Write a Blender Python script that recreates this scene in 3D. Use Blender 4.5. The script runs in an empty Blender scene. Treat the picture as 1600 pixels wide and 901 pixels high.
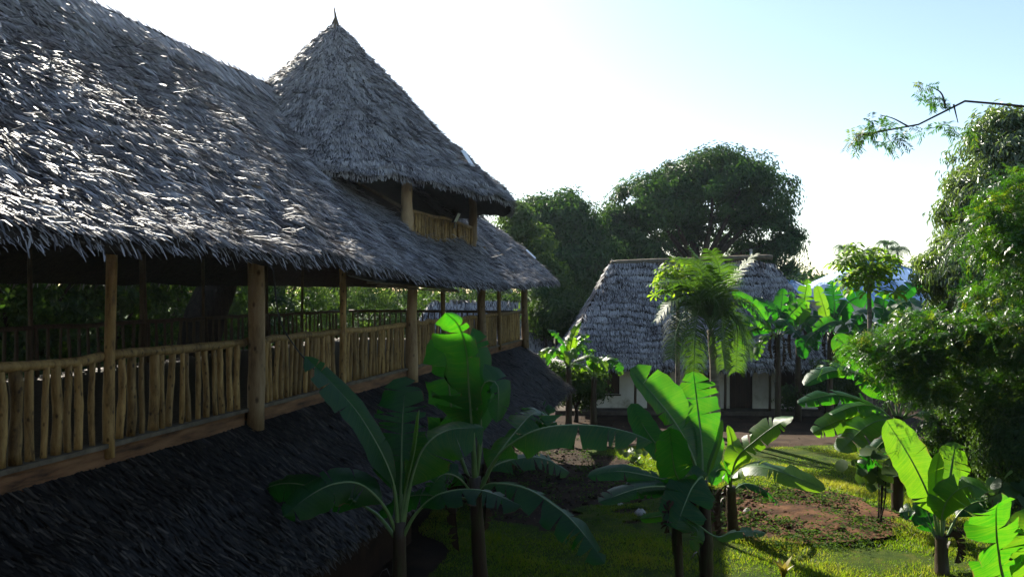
import bpy, math, random
import numpy as np
from mathutils import Vector, Matrix

# ------------------------------------------------------------------ camera, world, sun, exposure
scene = bpy.context.scene
CAM_H = 5.3
F_PX = 1250.0
HORIZON = 455.0
cam_data = bpy.data.cameras.new("camera")
cam_data.sensor_width = 36.0
cam_data.lens = 36.0 * F_PX / 1600.0
cam_data.shift_y = (HORIZON - 450.5) / 1600.0
cam_data.clip_start = 0.05
cam_data.clip_end = 4000.0
cam = bpy.data.objects.new("camera", cam_data)
cam.location = (0, 0, CAM_H)
cam.rotation_euler = (math.radians(90), 0, 0)
scene.collection.objects.link(cam)
scene.camera = cam

SUN_AZ = math.radians(-28.0)      # measured from +Y, negative to the left
SUN_EL = math.radians(34.0)
world = bpy.data.worlds.new("World")
scene.world = world
world.use_nodes = True
wn = world.node_tree
wn.nodes.clear()
sky = wn.nodes.new("ShaderNodeTexSky")
sky.sky_type = 'NISHITA'
sky.sun_disc = False
sky.sun_elevation = SUN_EL
sky.sun_rotation = SUN_AZ
sky.altitude = 0
sky.air_density = 1.0
sky.dust_density = 0.7
sky.ozone_density = 1.0
bg = wn.nodes.new("ShaderNodeBackground")
bg.inputs['Strength'].default_value = 0.08
wo = wn.nodes.new("ShaderNodeOutputWorld")
wn.links.new(sky.outputs[0], bg.inputs[0])
wn.links.new(bg.outputs[0], wo.inputs[0])

sun_data = bpy.data.lights.new("sun", 'SUN')
sun_data.energy = 5.0
sun_data.angle = math.radians(0.53)
sun_data.color = (1.0, 0.93, 0.80)
sun = bpy.data.objects.new("sun", sun_data)
to_sun = Vector((math.sin(SUN_AZ) * math.cos(SUN_EL), math.cos(SUN_AZ) * math.cos(SUN_EL), math.sin(SUN_EL)))
sun.rotation_euler = to_sun.to_track_quat('Z', 'Y').to_euler()
sun.location = (-20, 20, 40)
scene.collection.objects.link(sun)

vs = scene.view_settings
vs.view_transform = 'Standard'
vs.look = 'None'
vs.exposure = 1.52
vs.gamma = 1.0
vs.use_curve_mapping = False
scene.cycles.max_bounces = 8
scene.cycles.transparent_max_bounces = 8
scene.cycles.use_denoising = True

# ------------------------------------------------------------------ helpers
rng = np.random.default_rng(7)
random.seed(7)
COL = scene.collection
ORIGIN = {}

def at(px, py, Y):
    """a point seen at photo pixel (px, py) at the distance Y in front of the camera"""
    return np.array([(px - 800.0) / F_PX * Y, Y, CAM_H - (py - HORIZON) / F_PX * Y])

TH = math.atan(0.249)
CT, ST = math.cos(TH), math.sin(TH)
def bp(u, v, z):
    """pavilion frame: u along the long building, v to its right, z up"""
    return np.array([u * ST + v * CT, u * CT - v * ST, z])
def bpa(u, v, z):
    return np.stack([u * ST + v * CT, u * CT - v * ST, z + 0 * u], axis=-1)
def to_uv(P):
    return P[..., 0] * ST + P[..., 1] * CT, P[..., 0] * CT - P[..., 1] * ST

def thing(name, label, cat, loc=(0, 0, 0), group=None):
    o = bpy.data.objects.new(name, None)
    o.location = tuple(float(c) for c in loc)
    o.empty_display_size = 0.2
    COL.objects.link(o)
    tag(o, label, cat, group)
    ORIGIN[o.name] = np.array(loc, float)
    return o

def tag(o, label=None, cat=None, group=None, kind=None):
    if label: o["label"] = label
    if cat: o["category"] = cat
    if group: o["group"] = group
    if kind: o["kind"] = kind
    return o

def np_mesh(name, V, F, tint=None, uv=None, smooth=False):
    V = np.asarray(V, dtype=np.float32)
    me = bpy.data.meshes.new(name)
    F = np.asarray(F, dtype=np.int32)
    k = F.shape[1]
    me.vertices.add(len(V))
    me.vertices.foreach_set("co", V.ravel())
    me.loops.add(F.size)
    me.loops.foreach_set("vertex_index", F.ravel())
    me.polygons.add(len(F))
    me.polygons.foreach_set("loop_start", np.arange(0, F.size, k, dtype=np.int32))
    me.polygons.foreach_set("loop_total", np.full(len(F), k, dtype=np.int32))
    if smooth:
        me.polygons.foreach_set("use_smooth", np.ones(len(F), dtype=bool))
    me.update(calc_edges=True)
    if tint is not None:
        a = me.attributes.new("tint", 'FLOAT', 'POINT')
        a.data.foreach_set("value", np.asarray(tint, dtype=np.float32))
    if uv is not None:
        l = me.uv_layers.new(name="UVMap")
        l.data.foreach_set("uv", np.asarray(uv, dtype=np.float32)[F.ravel()].ravel())
    me.validate()
    return me

def py_mesh(name, V, F, smooth=False, tint=None):
    me = bpy.data.meshes.new(name)
    me.from_pydata([tuple(float(c) for c in v) for v in V], [], [tuple(int(i) for i in f) for f in F])
    if smooth:
        me.polygons.foreach_set("use_smooth", np.ones(len(me.polygons), dtype=bool))
    if tint is not None:
        a = me.attributes.new("tint", 'FLOAT', 'POINT')
        a.data.foreach_set("value", np.full(len(me.vertices), tint, dtype=np.float32))
    me.update()
    return me

def add(name, me, mat, parent=None, loc=None, rot=None, kind=None):
    o = bpy.data.objects.new(name, me)
    if mat is not None and not me.materials:
        me.materials.append(mat)
    if parent is not None:
        o.parent = parent
    if loc is not None: o.location = tuple(float(c) for c in loc)
    if rot is not None: o.rotation_euler = rot
    COL.objects.link(o)
    if kind: o["kind"] = kind
    return o

def root_origin(o):
    while o.parent is not None: o = o.parent
    return ORIGIN.get(o.name, np.zeros(3))

def part(name, V, F, mat, parent, smooth=False, tint=None, uv=None, kind=None):
    """a mesh given in world coordinates, hung under its thing (or part)"""
    V = np.asarray(V, float) - root_origin(parent)
    if isinstance(F, np.ndarray):
        me = np_mesh(name, V, F, tint, uv, smooth)
    else:
        me = py_mesh(name, V, F, smooth, tint)
    return add(name, me, mat, parent, kind=kind)

class MB:
    """collects boxes, tubes and polygons of one part"""
    def __init__(s): s.V = []; s.F = []
    def poly(s, V, F):
        b = len(s.V); s.V += [np.asarray(v, float) for v in V]
        s.F += [tuple(i + b for i in f) for f in F]; return s
    def box8(s, c8):
        Fs = [(0, 3, 2, 1), (7, 4, 5, 6), (0, 1, 5, 4), (1, 2, 6, 5), (2, 3, 7, 6), (3, 0, 4, 7)]
        c = [np.asarray(q, float) for q in c8]
        if np.dot(np.cross(c[1] - c[0], c[3] - c[0]), c[4] - c[0]) < 0: Fs = [f[::-1] for f in Fs]
        return s.poly(c, Fs)
    def box(s, frame, a, b):
        (x0, y0, z0), (x1, y1, z1) = a, b
        return s.box8([frame(x0, y0, z0), frame(x1, y0, z0), frame(x1, y1, z0), frame(x0, y1, z0),
                       frame(x0, y0, z1), frame(x1, y0, z1), frame(x1, y1, z1), frame(x0, y1, z1)])
    def tube(s, pts, rad, n=8, cap=True):
        V, F = tube(pts, rad, n, cap)
        return s.poly(V, F)
    def out(s, name, mat, parent, smooth=False, tint=None, kind=None):
        return part(name, s.V, s.F, mat, parent, smooth, tint, kind=kind)

def ident(x, y, z): return np.array([x, y, z], float)

def face_up(P, F):
    P = np.asarray(P); F = np.asarray(F)
    n = np.cross(P[F[:, 1]] - P[F[:, 0]], P[F[:, 2]] - P[F[:, 0]])
    return F if n[:, 2].sum() > 0 else F[:, ::-1].copy()

def unit(v):
    v = np.asarray(v, float)
    n = np.linalg.norm(v, axis=-1, keepdims=True)
    return v / np.maximum(n, 1e-9)

def tube(pts, rad, n=8, cap=True, wob=0.0, rg=None):
    pts = np.asarray(pts, float)
    m = len(pts)
    rad = np.full(m, rad) if np.isscalar(rad) else np.asarray(rad, float)
    T = np.gradient(pts, axis=0); T = unit(T)
    ref = np.array([0, 0, 1.0]) if abs(T[0][2]) < 0.9 else np.array([0, 1.0, 0])
    V = []; F = []
    x = unit(np.cross(T[0], ref))
    for i in range(m):
        x = unit(x - T[i] * np.dot(x, T[i])); y = np.cross(T[i], x)
        for k in range(n):
            a = 2 * math.pi * k / n
            r = rad[i] * (1 + (rg.uniform(-wob, wob) if wob else 0))
            V.append(pts[i] + r * (x * math.cos(a) + y * math.sin(a)))
    for i in range(m - 1):
        for k in range(n):
            k2 = (k + 1) % n
            F.append((i * n + k, i * n + k2, (i + 1) * n + k2, (i + 1) * n + k))
    if cap:
        F.append(tuple(range(n - 1, -1, -1)))
        F.append(tuple((m - 1) * n + k for k in range(n)))
    return V, F

def spline(pts, n):
    """Catmull-Rom through the points, n samples evenly spaced by length"""
    P = np.asarray(pts, float)
    if len(P) == 2:
        t = np.linspace(0, 1, n)[:, None]; return P[0] * (1 - t) + P[1] * t
    Q = np.vstack([2 * P[0] - P[1], P, 2 * P[-1] - P[-2]])
    out = []
    for i in range(1, len(Q) - 2):
        for t in np.linspace(0, 1, 16, endpoint=False):
            a, b, c, d = Q[i - 1], Q[i], Q[i + 1], Q[i + 2]
            out.append(0.5 * ((2 * b) + (-a + c) * t + (2 * a - 5 * b + 4 * c - d) * t ** 2 + (-a + 3 * b - 3 * c + d) * t ** 3))
    out.append(P[-1]); out = np.array(out)
    L = np.concatenate([[0], np.cumsum(np.linalg.norm(np.diff(out, axis=0), axis=1))])
    s = np.linspace(0, L[-1], n)
    return np.stack([np.interp(s, L, out[:, k]) for k in range(3)], axis=1)

class Noise:
    """smooth 2-D or 3-D noise from summed sines"""
    def __init__(s, seed, dim, scale, octaves=14):
        r = np.random.default_rng(seed)
        s.k = r.normal(size=(octaves, dim)) / scale * r.uniform(0.6, 2.2, (octaves, 1))
        s.p = r.uniform(0, 6.28, octaves); s.n = octaves
    def __call__(s, *c):
        c = np.stack(c, axis=-1)
        return np.sin(c @ s.k.T + s.p).sum(axis=-1) / math.sqrt(s.n / 2)

# ------------------------------------------------------------------ materials
MATS = {}
def new_mat(name):
    m = bpy.data.materials.new(name); m.use_nodes = True
    nt = m.node_tree; nt.nodes.clear()
    out = nt.nodes.new("ShaderNodeOutputMaterial")
    MATS[name] = m
    return m, nt, out

def ramp(nt, stops):
    r = nt.nodes.new("ShaderNodeValToRGB")
    els = r.color_ramp.elements
    while len(els) < len(stops): els.new(0.5)
    for e, (p, c) in zip(els, stops):
        e.position = p; e.color = (*c, 1)
    return r

def noise_node(nt, scale, detail=4, rough=0.6, coord='Object', stretch=None):
    tc = nt.nodes.new("ShaderNodeTexCoord")
    n = nt.nodes.new("ShaderNodeTexNoise")
    n.inputs['Scale'].default_value = scale
    n.inputs['Detail'].default_value = detail
    n.inputs['Roughness'].default_value = rough
    if stretch:
        mp = nt.nodes.new("ShaderNodeMapping"); mp.inputs['Scale'].default_value = stretch
        nt.links.new(tc.outputs[coord], mp.inputs[0]); nt.links.new(mp.outputs[0], n.inputs['Vector'])
    else:
        nt.links.new(tc.outputs[coord], n.inputs['Vector'])
    return n

def surf(name, stops, scale=6.0, rough=0.8, spec=0.3, bump=0.0, bscale=None, stretch=None, detail=5, metallic=0.0):
    """plain procedural surface: noise -> colours, with a fine bump"""
    m, nt, out = new_mat(name)
    b = nt.nodes.new("ShaderNodeBsdfPrincipled")
    n = noise_node(nt, scale, detail, 0.62, stretch=stretch)
    r = ramp(nt, stops)
    nt.links.new(n.outputs['Fac'], r.inputs[0]); nt.links.new(r.outputs[0], b.inputs['Base Color'])
    b.inputs['Roughness'].default_value = rough
    b.inputs['Specular IOR Level'].default_value = spec
    b.inputs['Metallic'].default_value = metallic
    if bump:
        n2 = noise_node(nt, bscale or scale * 4, 6, 0.65, stretch=stretch)
        bm = nt.nodes.new("ShaderNodeBump"); bm.inputs['Strength'].default_value = bump
        bm.inputs['Distance'].default_value = 0.02
        nt.links.new(n2.outputs['Fac'], bm.inputs['Height']); nt.links.new(bm.outputs[0], b.inputs['Normal'])
    nt.links.new(b.outputs[0], out.inputs[0])
    return m

def timber(name, stops, stretch, knots=True, rough=0.65):
    m, nt, out = new_mat(name)
    b = nt.nodes.new("ShaderNodeBsdfPrincipled")
    oi = nt.nodes.new("ShaderNodeObjectInfo")
    tc = nt.nodes.new("ShaderNodeTexCoord")
    ad = nt.nodes.new("ShaderNodeVectorMath"); ad.operation = 'MULTIPLY_ADD'
    cx = nt.nodes.new("ShaderNodeCombineXYZ")
    for q in range(3): nt.links.new(oi.outputs['Random'], cx.inputs[q])
    nt.links.new(cx.outputs[0], ad.inputs[0]); ad.inputs[1].default_value = (37, 53, 71); nt.links.new(tc.outputs['Object'], ad.inputs[2])
    mp = nt.nodes.new("ShaderNodeMapping"); mp.inputs['Scale'].default_value = stretch
    nt.links.new(ad.outputs[0], mp.inputs[0])
    n = nt.nodes.new("ShaderNodeTexNoise"); n.inputs['Scale'].default_value = 2.6; n.inputs['Detail'].default_value = 7; n.inputs['Roughness'].default_value = 0.7
    nt.links.new(mp.outputs[0], n.inputs['Vector'])
    r = ramp(nt, stops); nt.links.new(n.outputs['Fac'], r.inputs[0])
    hs = nt.nodes.new("ShaderNodeHueSaturation")
    mr = nt.nodes.new("ShaderNodeMapRange"); mr.inputs[3].default_value = 0.62; mr.inputs[4].default_value = 1.3
    nt.links.new(oi.outputs['Random'], mr.inputs[0]); nt.links.new(mr.outputs[0], hs.inputs['Value']); nt.links.new(r.outputs[0], hs.inputs['Color'])
    v = nt.nodes.new("ShaderNodeTexVoronoi"); v.inputs['Scale'].default_value = 1.0
    mp2 = nt.nodes.new("ShaderNodeMapping"); mp2.inputs['Scale'].default_value = (stretch[0] * 2.4, stretch[1] * 2.4, stretch[2] * 7)
    nt.links.new(ad.outputs[0], mp2.inputs[0]); nt.links.new(mp2.outputs[0], v.inputs['Vector'])
    kr = ramp(nt, [(0.10, (0.16, 0.13, 0.10)), (0.24, (1, 1, 1))]); nt.links.new(v.outputs['Distance'], kr.inputs[0])
    mu = nt.nodes.new("ShaderNodeMix"); mu.data_type = 'RGBA'; mu.blend_type = 'MULTIPLY'; mu.inputs[0].default_value = 0.85
    nt.links.new(hs.outputs[0], mu.inputs[6]); nt.links.new(kr.outputs[0], mu.inputs[7])
    nt.links.new(mu.outputs[2], b.inputs['Base Color'])
    bm = nt.nodes.new("ShaderNodeBump"); bm.inputs['Strength'].default_value = 0.6; bm.inputs['Distance'].default_value = 0.02
    nt.links.new(n.outputs['Fac'], bm.inputs['Height']); nt.links.new(bm.outputs[0], b.inputs['Normal'])
    b.inputs['Roughness'].default_value = rough; b.inputs['Specular IOR Level'].default_value = 0.3
    nt.links.new(b.outputs[0], out.inputs[0])
    return m

def tinted(name, stops, rough=0.5, spec=0.4, trans=0.0, tcol=None, patch=None, pscale=0.6):
    """colour from the per-piece tint, optionally with light passing through (leaves)"""
    m, nt, out = new_mat(name)
    a = nt.nodes.new("ShaderNodeAttribute"); a.attribute_name = "tint"
    r = ramp(nt, stops)
    src = a.outputs['Fac']
    if patch:
        n = noise_node(nt, pscale, 3)
        mm = nt.nodes.new("ShaderNodeMath"); mm.operation = 'MULTIPLY_ADD'
        nt.links.new(n.outputs['Fac'], mm.inputs[0]); mm.inputs[1].default_value = patch
        sub = nt.nodes.new("ShaderNodeMath"); sub.operation = 'SUBTRACT'
        nt.links.new(src, sub.inputs[0]); sub.inputs[1].default_value = patch * 0.5
        nt.links.new(sub.outputs[0], mm.inputs[2]); src = mm.outputs[0]
    nt.links.new(src, r.inputs[0])
    b = nt.nodes.new("ShaderNodeBsdfPrincipled")
    nt.links.new(r.outputs[0], b.inputs['Base Color'])
    b.inputs['Roughness'].default_value = rough
    b.inputs['Specular IOR Level'].default_value = spec
    if trans:
        t = nt.nodes.new("ShaderNodeBsdfTranslucent")
        if tcol:
            r2 = ramp(nt, tcol); nt.links.new(src, r2.inputs[0]); nt.links.new(r2.outputs[0], t.inputs[0])
        else:
            nt.links.new(r.outputs[0], t.inputs[0])
        mx = nt.nodes.new("ShaderNodeMixShader"); mx.inputs[0].default_value = trans
        nt.links.new(b.outputs[0], mx.inputs[1]); nt.links.new(t.outputs[0], mx.inputs[2])
        nt.links.new(mx.outputs[0], out.inputs[0])
    else:
        nt.links.new(b.outputs[0], out.inputs[0])
    return m

def banana_mat(name, stops, tcol, trans=0.48, rough=0.38):
    m, nt, out = new_mat(name)
    a = nt.nodes.new("ShaderNodeAttribute"); a.attribute_name = "tint"
    uv = nt.nodes.new("ShaderNodeUVMap")
    mp = nt.nodes.new("ShaderNodeMapping"); mp.inputs['Scale'].default_value = (1.2, 55, 1)
    nt.links.new(uv.outputs[0], mp.inputs[0])
    n = nt.nodes.new("ShaderNodeTexNoise"); n.inputs['Scale'].default_value = 1.0; n.inputs['Detail'].default_value = 3
    nt.links.new(mp.outputs[0], n.inputs['Vector'])
    n2 = noise_node(nt, 5.0, 4)
    mm = nt.nodes.new("ShaderNodeMath"); mm.operation = 'MULTIPLY_ADD'
    nt.links.new(n.outputs['Fac'], mm.inputs[0]); mm.inputs[1].default_value = 0.65; nt.links.new(a.outputs['Fac'], mm.inputs[2])
    m2 = nt.nodes.new("ShaderNodeMath"); m2.operation = 'MULTIPLY_ADD'
    nt.links.new(n2.outputs['Fac'], m2.inputs[0]); m2.inputs[1].default_value = 0.35; nt.links.new(mm.outputs[0], m2.inputs[2])
    m3 = nt.nodes.new("ShaderNodeMath"); m3.operation = 'SUBTRACT'; m3.inputs[1].default_value = 0.50
    nt.links.new(m2.outputs[0], m3.inputs[0])
    r = ramp(nt, stops); nt.links.new(m3.outputs[0], r.inputs[0])
    r2 = ramp(nt, tcol); nt.links.new(m3.outputs[0], r2.inputs[0])
    # dry brown margin that wanders along the blade edge
    sx = nt.nodes.new("ShaderNodeSeparateXYZ"); nt.links.new(uv.outputs[0], sx.inputs[0])
    e1 = nt.nodes.new("ShaderNodeMath"); e1.operation = 'SUBTRACT'; e1.inputs[1].default_value = 0.5; nt.links.new(sx.outputs[0], e1.inputs[0])
    e2 = nt.nodes.new("ShaderNodeMath"); e2.operation = 'ABSOLUTE'; nt.links.new(e1.outputs[0], e2.inputs[0])
    e3 = nt.nodes.new("ShaderNodeMath"); e3.operation = 'MULTIPLY_ADD'; e3.inputs[1].default_value = 0.22
    nt.links.new(n2.outputs['Fac'], e3.inputs[0]); nt.links.new(e2.outputs[0], e3.inputs[2])
    er = ramp(nt, [(0.60, (0, 0, 0)), (0.64, (1, 1, 1))]); nt.links.new(e3.outputs[0], er.inputs[0])
    def browned(src, col):
        mx_ = nt.nodes.new("ShaderNodeMix"); mx_.data_type = 'RGBA'
        nt.links.new(er.outputs[0], mx_.inputs[0]); nt.links.new(src, mx_.inputs[6]); mx_.inputs[7].default_value = (*col, 1)
        return mx_.outputs[2]
    rc, rt = browned(r.outputs[0], (0.13, 0.085, 0.03)), browned(r2.outputs[0], (0.20, 0.12, 0.03))
    bm = nt.nodes.new("ShaderNodeBump"); bm.inputs['Strength'].default_value = 0.6; bm.inputs['Distance'].default_value = 0.012
    nt.links.new(n.outputs['Fac'], bm.inputs['Height'])
    b = nt.nodes.new("ShaderNodeBsdfPrincipled")
    nt.links.new(rc, b.inputs['Base Color']); nt.links.new(bm.outputs[0], b.inputs['Normal'])
    b.inputs['Roughness'].default_value = rough
    b.inputs['Specular IOR Level'].default_value = 0.36
    t = nt.nodes.new("ShaderNodeBsdfTranslucent"); nt.links.new(rt, t.inputs[0])
    mx = nt.nodes.new("ShaderNodeMixShader"); mx.inputs[0].default_value = trans
    nt.links.new(b.outputs[0], mx.inputs[1]); nt.links.new(t.outputs[0], mx.inputs[2])
    nt.links.new(mx.outputs[0], out.inputs[0])
    return m

M_THATCH = tinted("thatch_palm_strip", [(0.0, (0.022, 0.019, 0.019)), (0.26, (0.125, 0.116, 0.117)), (0.56, (0.33, 0.315, 0.312)), (1.0, (0.47, 0.445, 0.41))], 0.58, 0.22, patch=0.7, pscale=0.9)
M_THATCH_SHADED = tinted("thatch_shade_toned", [(0.0, (0.0049, 0.0041, 0.0033)), (0.45, (0.0180, 0.0148, 0.0115)), (1.0, (0.0984, 0.0787, 0.0590))], 0.6, 0.25, patch=0.3, pscale=0.5)  # near-black tone puts the lower roof's shade into the thatch colour
M_UNDER = surf("thatch_underlay", [(0.3, (0.020, 0.016, 0.013)), (0.7, (0.05, 0.040, 0.030))], 9, 0.9, 0.1, 0.5, 40)
M_POLE = timber("mangrove_pole", [(0.30, (0.0600, 0.0310, 0.0094)), (0.46, (0.2501, 0.1507, 0.0458)), (0.7, (0.4602, 0.2970, 0.1009))], (5, 5, 1.0))
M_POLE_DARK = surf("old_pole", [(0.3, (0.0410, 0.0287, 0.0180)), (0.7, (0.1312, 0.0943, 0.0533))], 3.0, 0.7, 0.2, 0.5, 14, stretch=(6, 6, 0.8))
M_POST = timber("debarked_trunk", [(0.27, (0.1037, 0.0552, 0.0212)), (0.46, (0.2735, 0.1756, 0.0776)), (0.75, (0.4338, 0.3011, 0.1551))], (3, 3, 0.6))
M_BEAM = surf("edge_beam_timber", [(0.32, (0.0369, 0.0180, 0.0082)), (0.48, (0.1640, 0.0779, 0.0312)), (0.75, (0.2952, 0.1558, 0.0697))], 1.6, 0.7, 0.2, 0.4, 16, stretch=(1, 1, 6))
M_SILL = surf("grey_sill_timber", [(0.3, (0.0738, 0.0574, 0.0369)), (0.7, (0.1804, 0.1476, 0.0984))], 5, 0.75, 0.2, 0.4, 20)
M_PLASTER = surf("lime_plaster", [(0.28, (0.34, 0.30, 0.20)), (0.42, (0.68, 0.65, 0.56)), (0.65, (0.80, 0.78, 0.71))], 1.1, 0.9, 0.15, 0.3, 25)
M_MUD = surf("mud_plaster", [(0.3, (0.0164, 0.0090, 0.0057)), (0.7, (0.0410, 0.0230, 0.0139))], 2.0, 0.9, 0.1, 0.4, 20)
M_DARKWOOD = surf("dark_joinery", [(0.3, (0.022, 0.012, 0.008)), (0.7, (0.06, 0.032, 0.02))], 6, 0.6, 0.3, 0.3, 25, stretch=(1, 1, 0.2))
M_STEP = surf("stone_plinth", [(0.3, (0.05, 0.04, 0.032)), (0.7, (0.12, 0.10, 0.08))], 3, 0.9, 0.1, 0.5, 25)
M_BARK = surf("tree_bark", [(0.3, (0.0205, 0.0156, 0.0115)), (0.7, (0.0615, 0.0476, 0.0353))], 3, 0.9, 0.1, 0.7, 14, stretch=(3, 3, 1))
M_PALMTRUNK = surf("palm_trunk_bark", [(0.3, (0.10, 0.085, 0.065)), (0.7, (0.24, 0.21, 0.17))], 3, 0.85, 0.1, 0.6, 12, stretch=(1, 1, 5))
M_STEM = surf("banana_stem_sheath", [(0.3, (0.0115, 0.0057, 0.0033)), (0.45, (0.0394, 0.0197, 0.0090)), (0.58, (0.0369, 0.0328, 0.0098)), (0.75, (0.0492, 0.0656, 0.0148))], 3, 0.5, 0.4, 0.6, 14, stretch=(5, 5, 0.6))
M_RIB = surf("leaf_midrib", [(0.3, (0.0820, 0.1640, 0.0410)), (0.7, (0.1640, 0.2542, 0.0738))], 5, 0.4, 0.4)
M_SOIL = surf("bare_soil", [(0.28, (0.0098, 0.0057, 0.0041)), (0.5, (0.0262, 0.0156, 0.0090)), (0.75, (0.0615, 0.0369, 0.0213))], 1.1, 0.95, 0.1, 0.9, 9, detail=8)
M_REDSOIL = surf("red_garden_soil", [(0.32, (0.0180, 0.0098, 0.0049)), (0.5, (0.0615, 0.0295, 0.0139)), (0.72, (0.1394, 0.0697, 0.0328))], 2.2, 0.95, 0.1, 1.0, 12, detail=8)
M_TURF = surf("lawn_turf", [(0.3, (0.0115, 0.0246, 0.0025)), (0.5, (0.0312, 0.0525, 0.0041)), (0.72, (0.0697, 0.0697, 0.0098))], 2.2, 0.95, 0.1, 1.0, 30, detail=9)
M_FIELD = surf("far_ground", [(0.3, (0.0246, 0.0369, 0.0098)), (0.7, (0.0615, 0.0697, 0.0246))], 0.15, 0.95, 0.1)
M_PATH = surf("trodden_earth", [(0.3, (0.0287, 0.0180, 0.0115)), (0.7, (0.0697, 0.0476, 0.0312))], 1.5, 0.95, 0.1, 0.6, 15)
M_GRASS = tinted("grass_blade", [(0.0, (0.0213, 0.0492, 0.0025)), (0.5, (0.0590, 0.0943, 0.0041)), (1.0, (0.1558, 0.1435, 0.0164))], 0.5, 0.35, 0.5,
                 [(0.0, (0.0820, 0.2296, 0.0041)), (0.6, (0.2378, 0.3772, 0.0082)), (1.0, (0.4264, 0.4264, 0.0328))], patch=0.5, pscale=0.9)
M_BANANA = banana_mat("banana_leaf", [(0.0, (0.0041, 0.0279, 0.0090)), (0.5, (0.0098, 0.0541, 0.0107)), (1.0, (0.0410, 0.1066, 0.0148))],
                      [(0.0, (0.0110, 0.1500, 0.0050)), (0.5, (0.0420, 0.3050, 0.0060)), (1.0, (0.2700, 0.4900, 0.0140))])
M_MANGO = tinted("mango_leaf", [(0.0, (0.0056, 0.0256, 0.0066)), (0.5, (0.0151, 0.0554, 0.0123)), (1.0, (0.0424, 0.1013, 0.0207))], 0.5, 0.28, 0.30,
                 [(0.0, (0.0189, 0.0746, 0.0056)), (1.0, (0.1132, 0.2345, 0.0189))])
M_MANGO_NEAR = tinted("mango_leaf_glossy", [(0.0, (0.018, 0.038, 0.012)), (0.5, (0.052, 0.090, 0.032)), (1.0, (0.12, 0.165, 0.065))], 0.30, 0.8, 0.32,
                 [(0.0, (0.05, 0.14, 0.010)), (1.0, (0.24, 0.36, 0.04))])
M_BUSH = tinted("broad_leaf", [(0.0, (0.0098, 0.0262, 0.0082)), (0.5, (0.0246, 0.0615, 0.0148)), (1.0, (0.0656, 0.1066, 0.0246))], 0.5, 0.25, 0.38,
                [(0.0, (0.0246, 0.0984, 0.0066)), (1.0, (0.1640, 0.2788, 0.0246))])
M_WEED = tinted("weed_leaf", [(0.0, (0.0164, 0.0410, 0.0082)), (1.0, (0.0533, 0.0984, 0.0164))], 0.8, 0.08, 0.35,
                 [(0.0, (0.0410, 0.1312, 0.0066)), (1.0, (0.1640, 0.2952, 0.0164))])
M_NEEM = tinted("neem_leaf", [(0.0, (0.0082, 0.0295, 0.0057)), (0.6, (0.0246, 0.0640, 0.0090)), (1.0, (0.0984, 0.1230, 0.0180))], 0.36, 0.5, 0.42,
                [(0.0, (0.0246, 0.1230, 0.0033)), (0.6, (0.0984, 0.2624, 0.0066)), (1.0, (0.3772, 0.4100, 0.0164))])
M_PAPAYA = tinted("papaya_leaf", [(0.0, (0.0410, 0.0902, 0.0082)), (1.0, (0.1148, 0.1722, 0.0164))], 0.5, 0.25, 0.6,
                  [(0.0, (0.0984, 0.2952, 0.0082)), (1.0, (0.3280, 0.4756, 0.0164))])
M_PALM = tinted("palm_leaflet", [(0.0, (0.0108, 0.0384, 0.0057)), (0.6, (0.0295, 0.0738, 0.0115)), (1.0, (0.0886, 0.1299, 0.0344))], 0.5, 0.2, 0.45,
                [(0.0, (0.0295, 0.1299, 0.0046)), (1.0, (0.1476, 0.2716, 0.0172))])
M_DEADLEAF = tinted("dead_leaf", [(0.0, (0.0246, 0.0148, 0.0082)), (0.5, (0.0697, 0.0443, 0.0246)), (1.0, (0.1804, 0.1394, 0.0984))], 0.85, 0.08)
M_CROTON = tinted("yellow_leaf", [(0.0, (0.1640, 0.1394, 0.0164)), (1.0, (0.3444, 0.2706, 0.0410))], 0.45, 0.4, 0.4)
M_BLOSSOM = surf("banana_blossom_bract", [(0.3, (0.0410, 0.0131, 0.0115)), (0.7, (0.1148, 0.0410, 0.0328))], 4, 0.5, 0.4, 0.3, 20)
M_STONE = surf("pale_stone", [(0.3, (0.22, 0.20, 0.18)), (0.7, (0.45, 0.43, 0.40))], 6, 0.9, 0.1, 0.5, 30)
M_METALROOF = surf("painted_iron_sheet", [(0.3, (0.24, 0.38, 0.62)), (0.7, (0.34, 0.50, 0.74))], 0.6, 0.45, 0.5, stretch=(1, 1, 1))
M_RUST = surf("rusty_iron_sheet", [(0.3, (0.20, 0.09, 0.05)), (0.7, (0.36, 0.20, 0.13))], 1.0, 0.7, 0.3)
M_WHITE = surf("white_plastic_sheet", [(0.3, (0.74, 0.75, 0.76)), (0.7, (0.82, 0.82, 0.82))], 3, 0.5, 0.4)
M_AWNING = surf("weathered_sheet", [(0.3, (0.10, 0.115, 0.10)), (0.7, (0.26, 0.28, 0.25))], 3, 0.6, 0.3, 0.3, 20, stretch=(1, 1, 8))
M_CABLE = surf("black_cable", [(0.3, (0.012, 0.012, 0.012)), (0.7, (0.03, 0.03, 0.03))], 4, 0.5, 0.4)
M_GLASS = surf("lamp_glass", [(0.3, (0.55, 0.60, 0.50)), (0.7, (0.70, 0.74, 0.62))], 4, 0.2, 0.6)
M_HOUSING = surf("lamp_housing", [(0.3, (0.03, 0.03, 0.03)), (0.7, (0.06, 0.06, 0.06))], 4, 0.5, 0.4)

# ------------------------------------------------------------------ ground
g = 1800.0
ground = add("ground", np_mesh("ground", [(-g, -60, -0.012), (g, -60, -0.012), (g, 2400, -0.012), (-g, 2400, -0.012)], np.array([[0, 1, 2, 3]])), M_FIELD, kind="structure")

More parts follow.
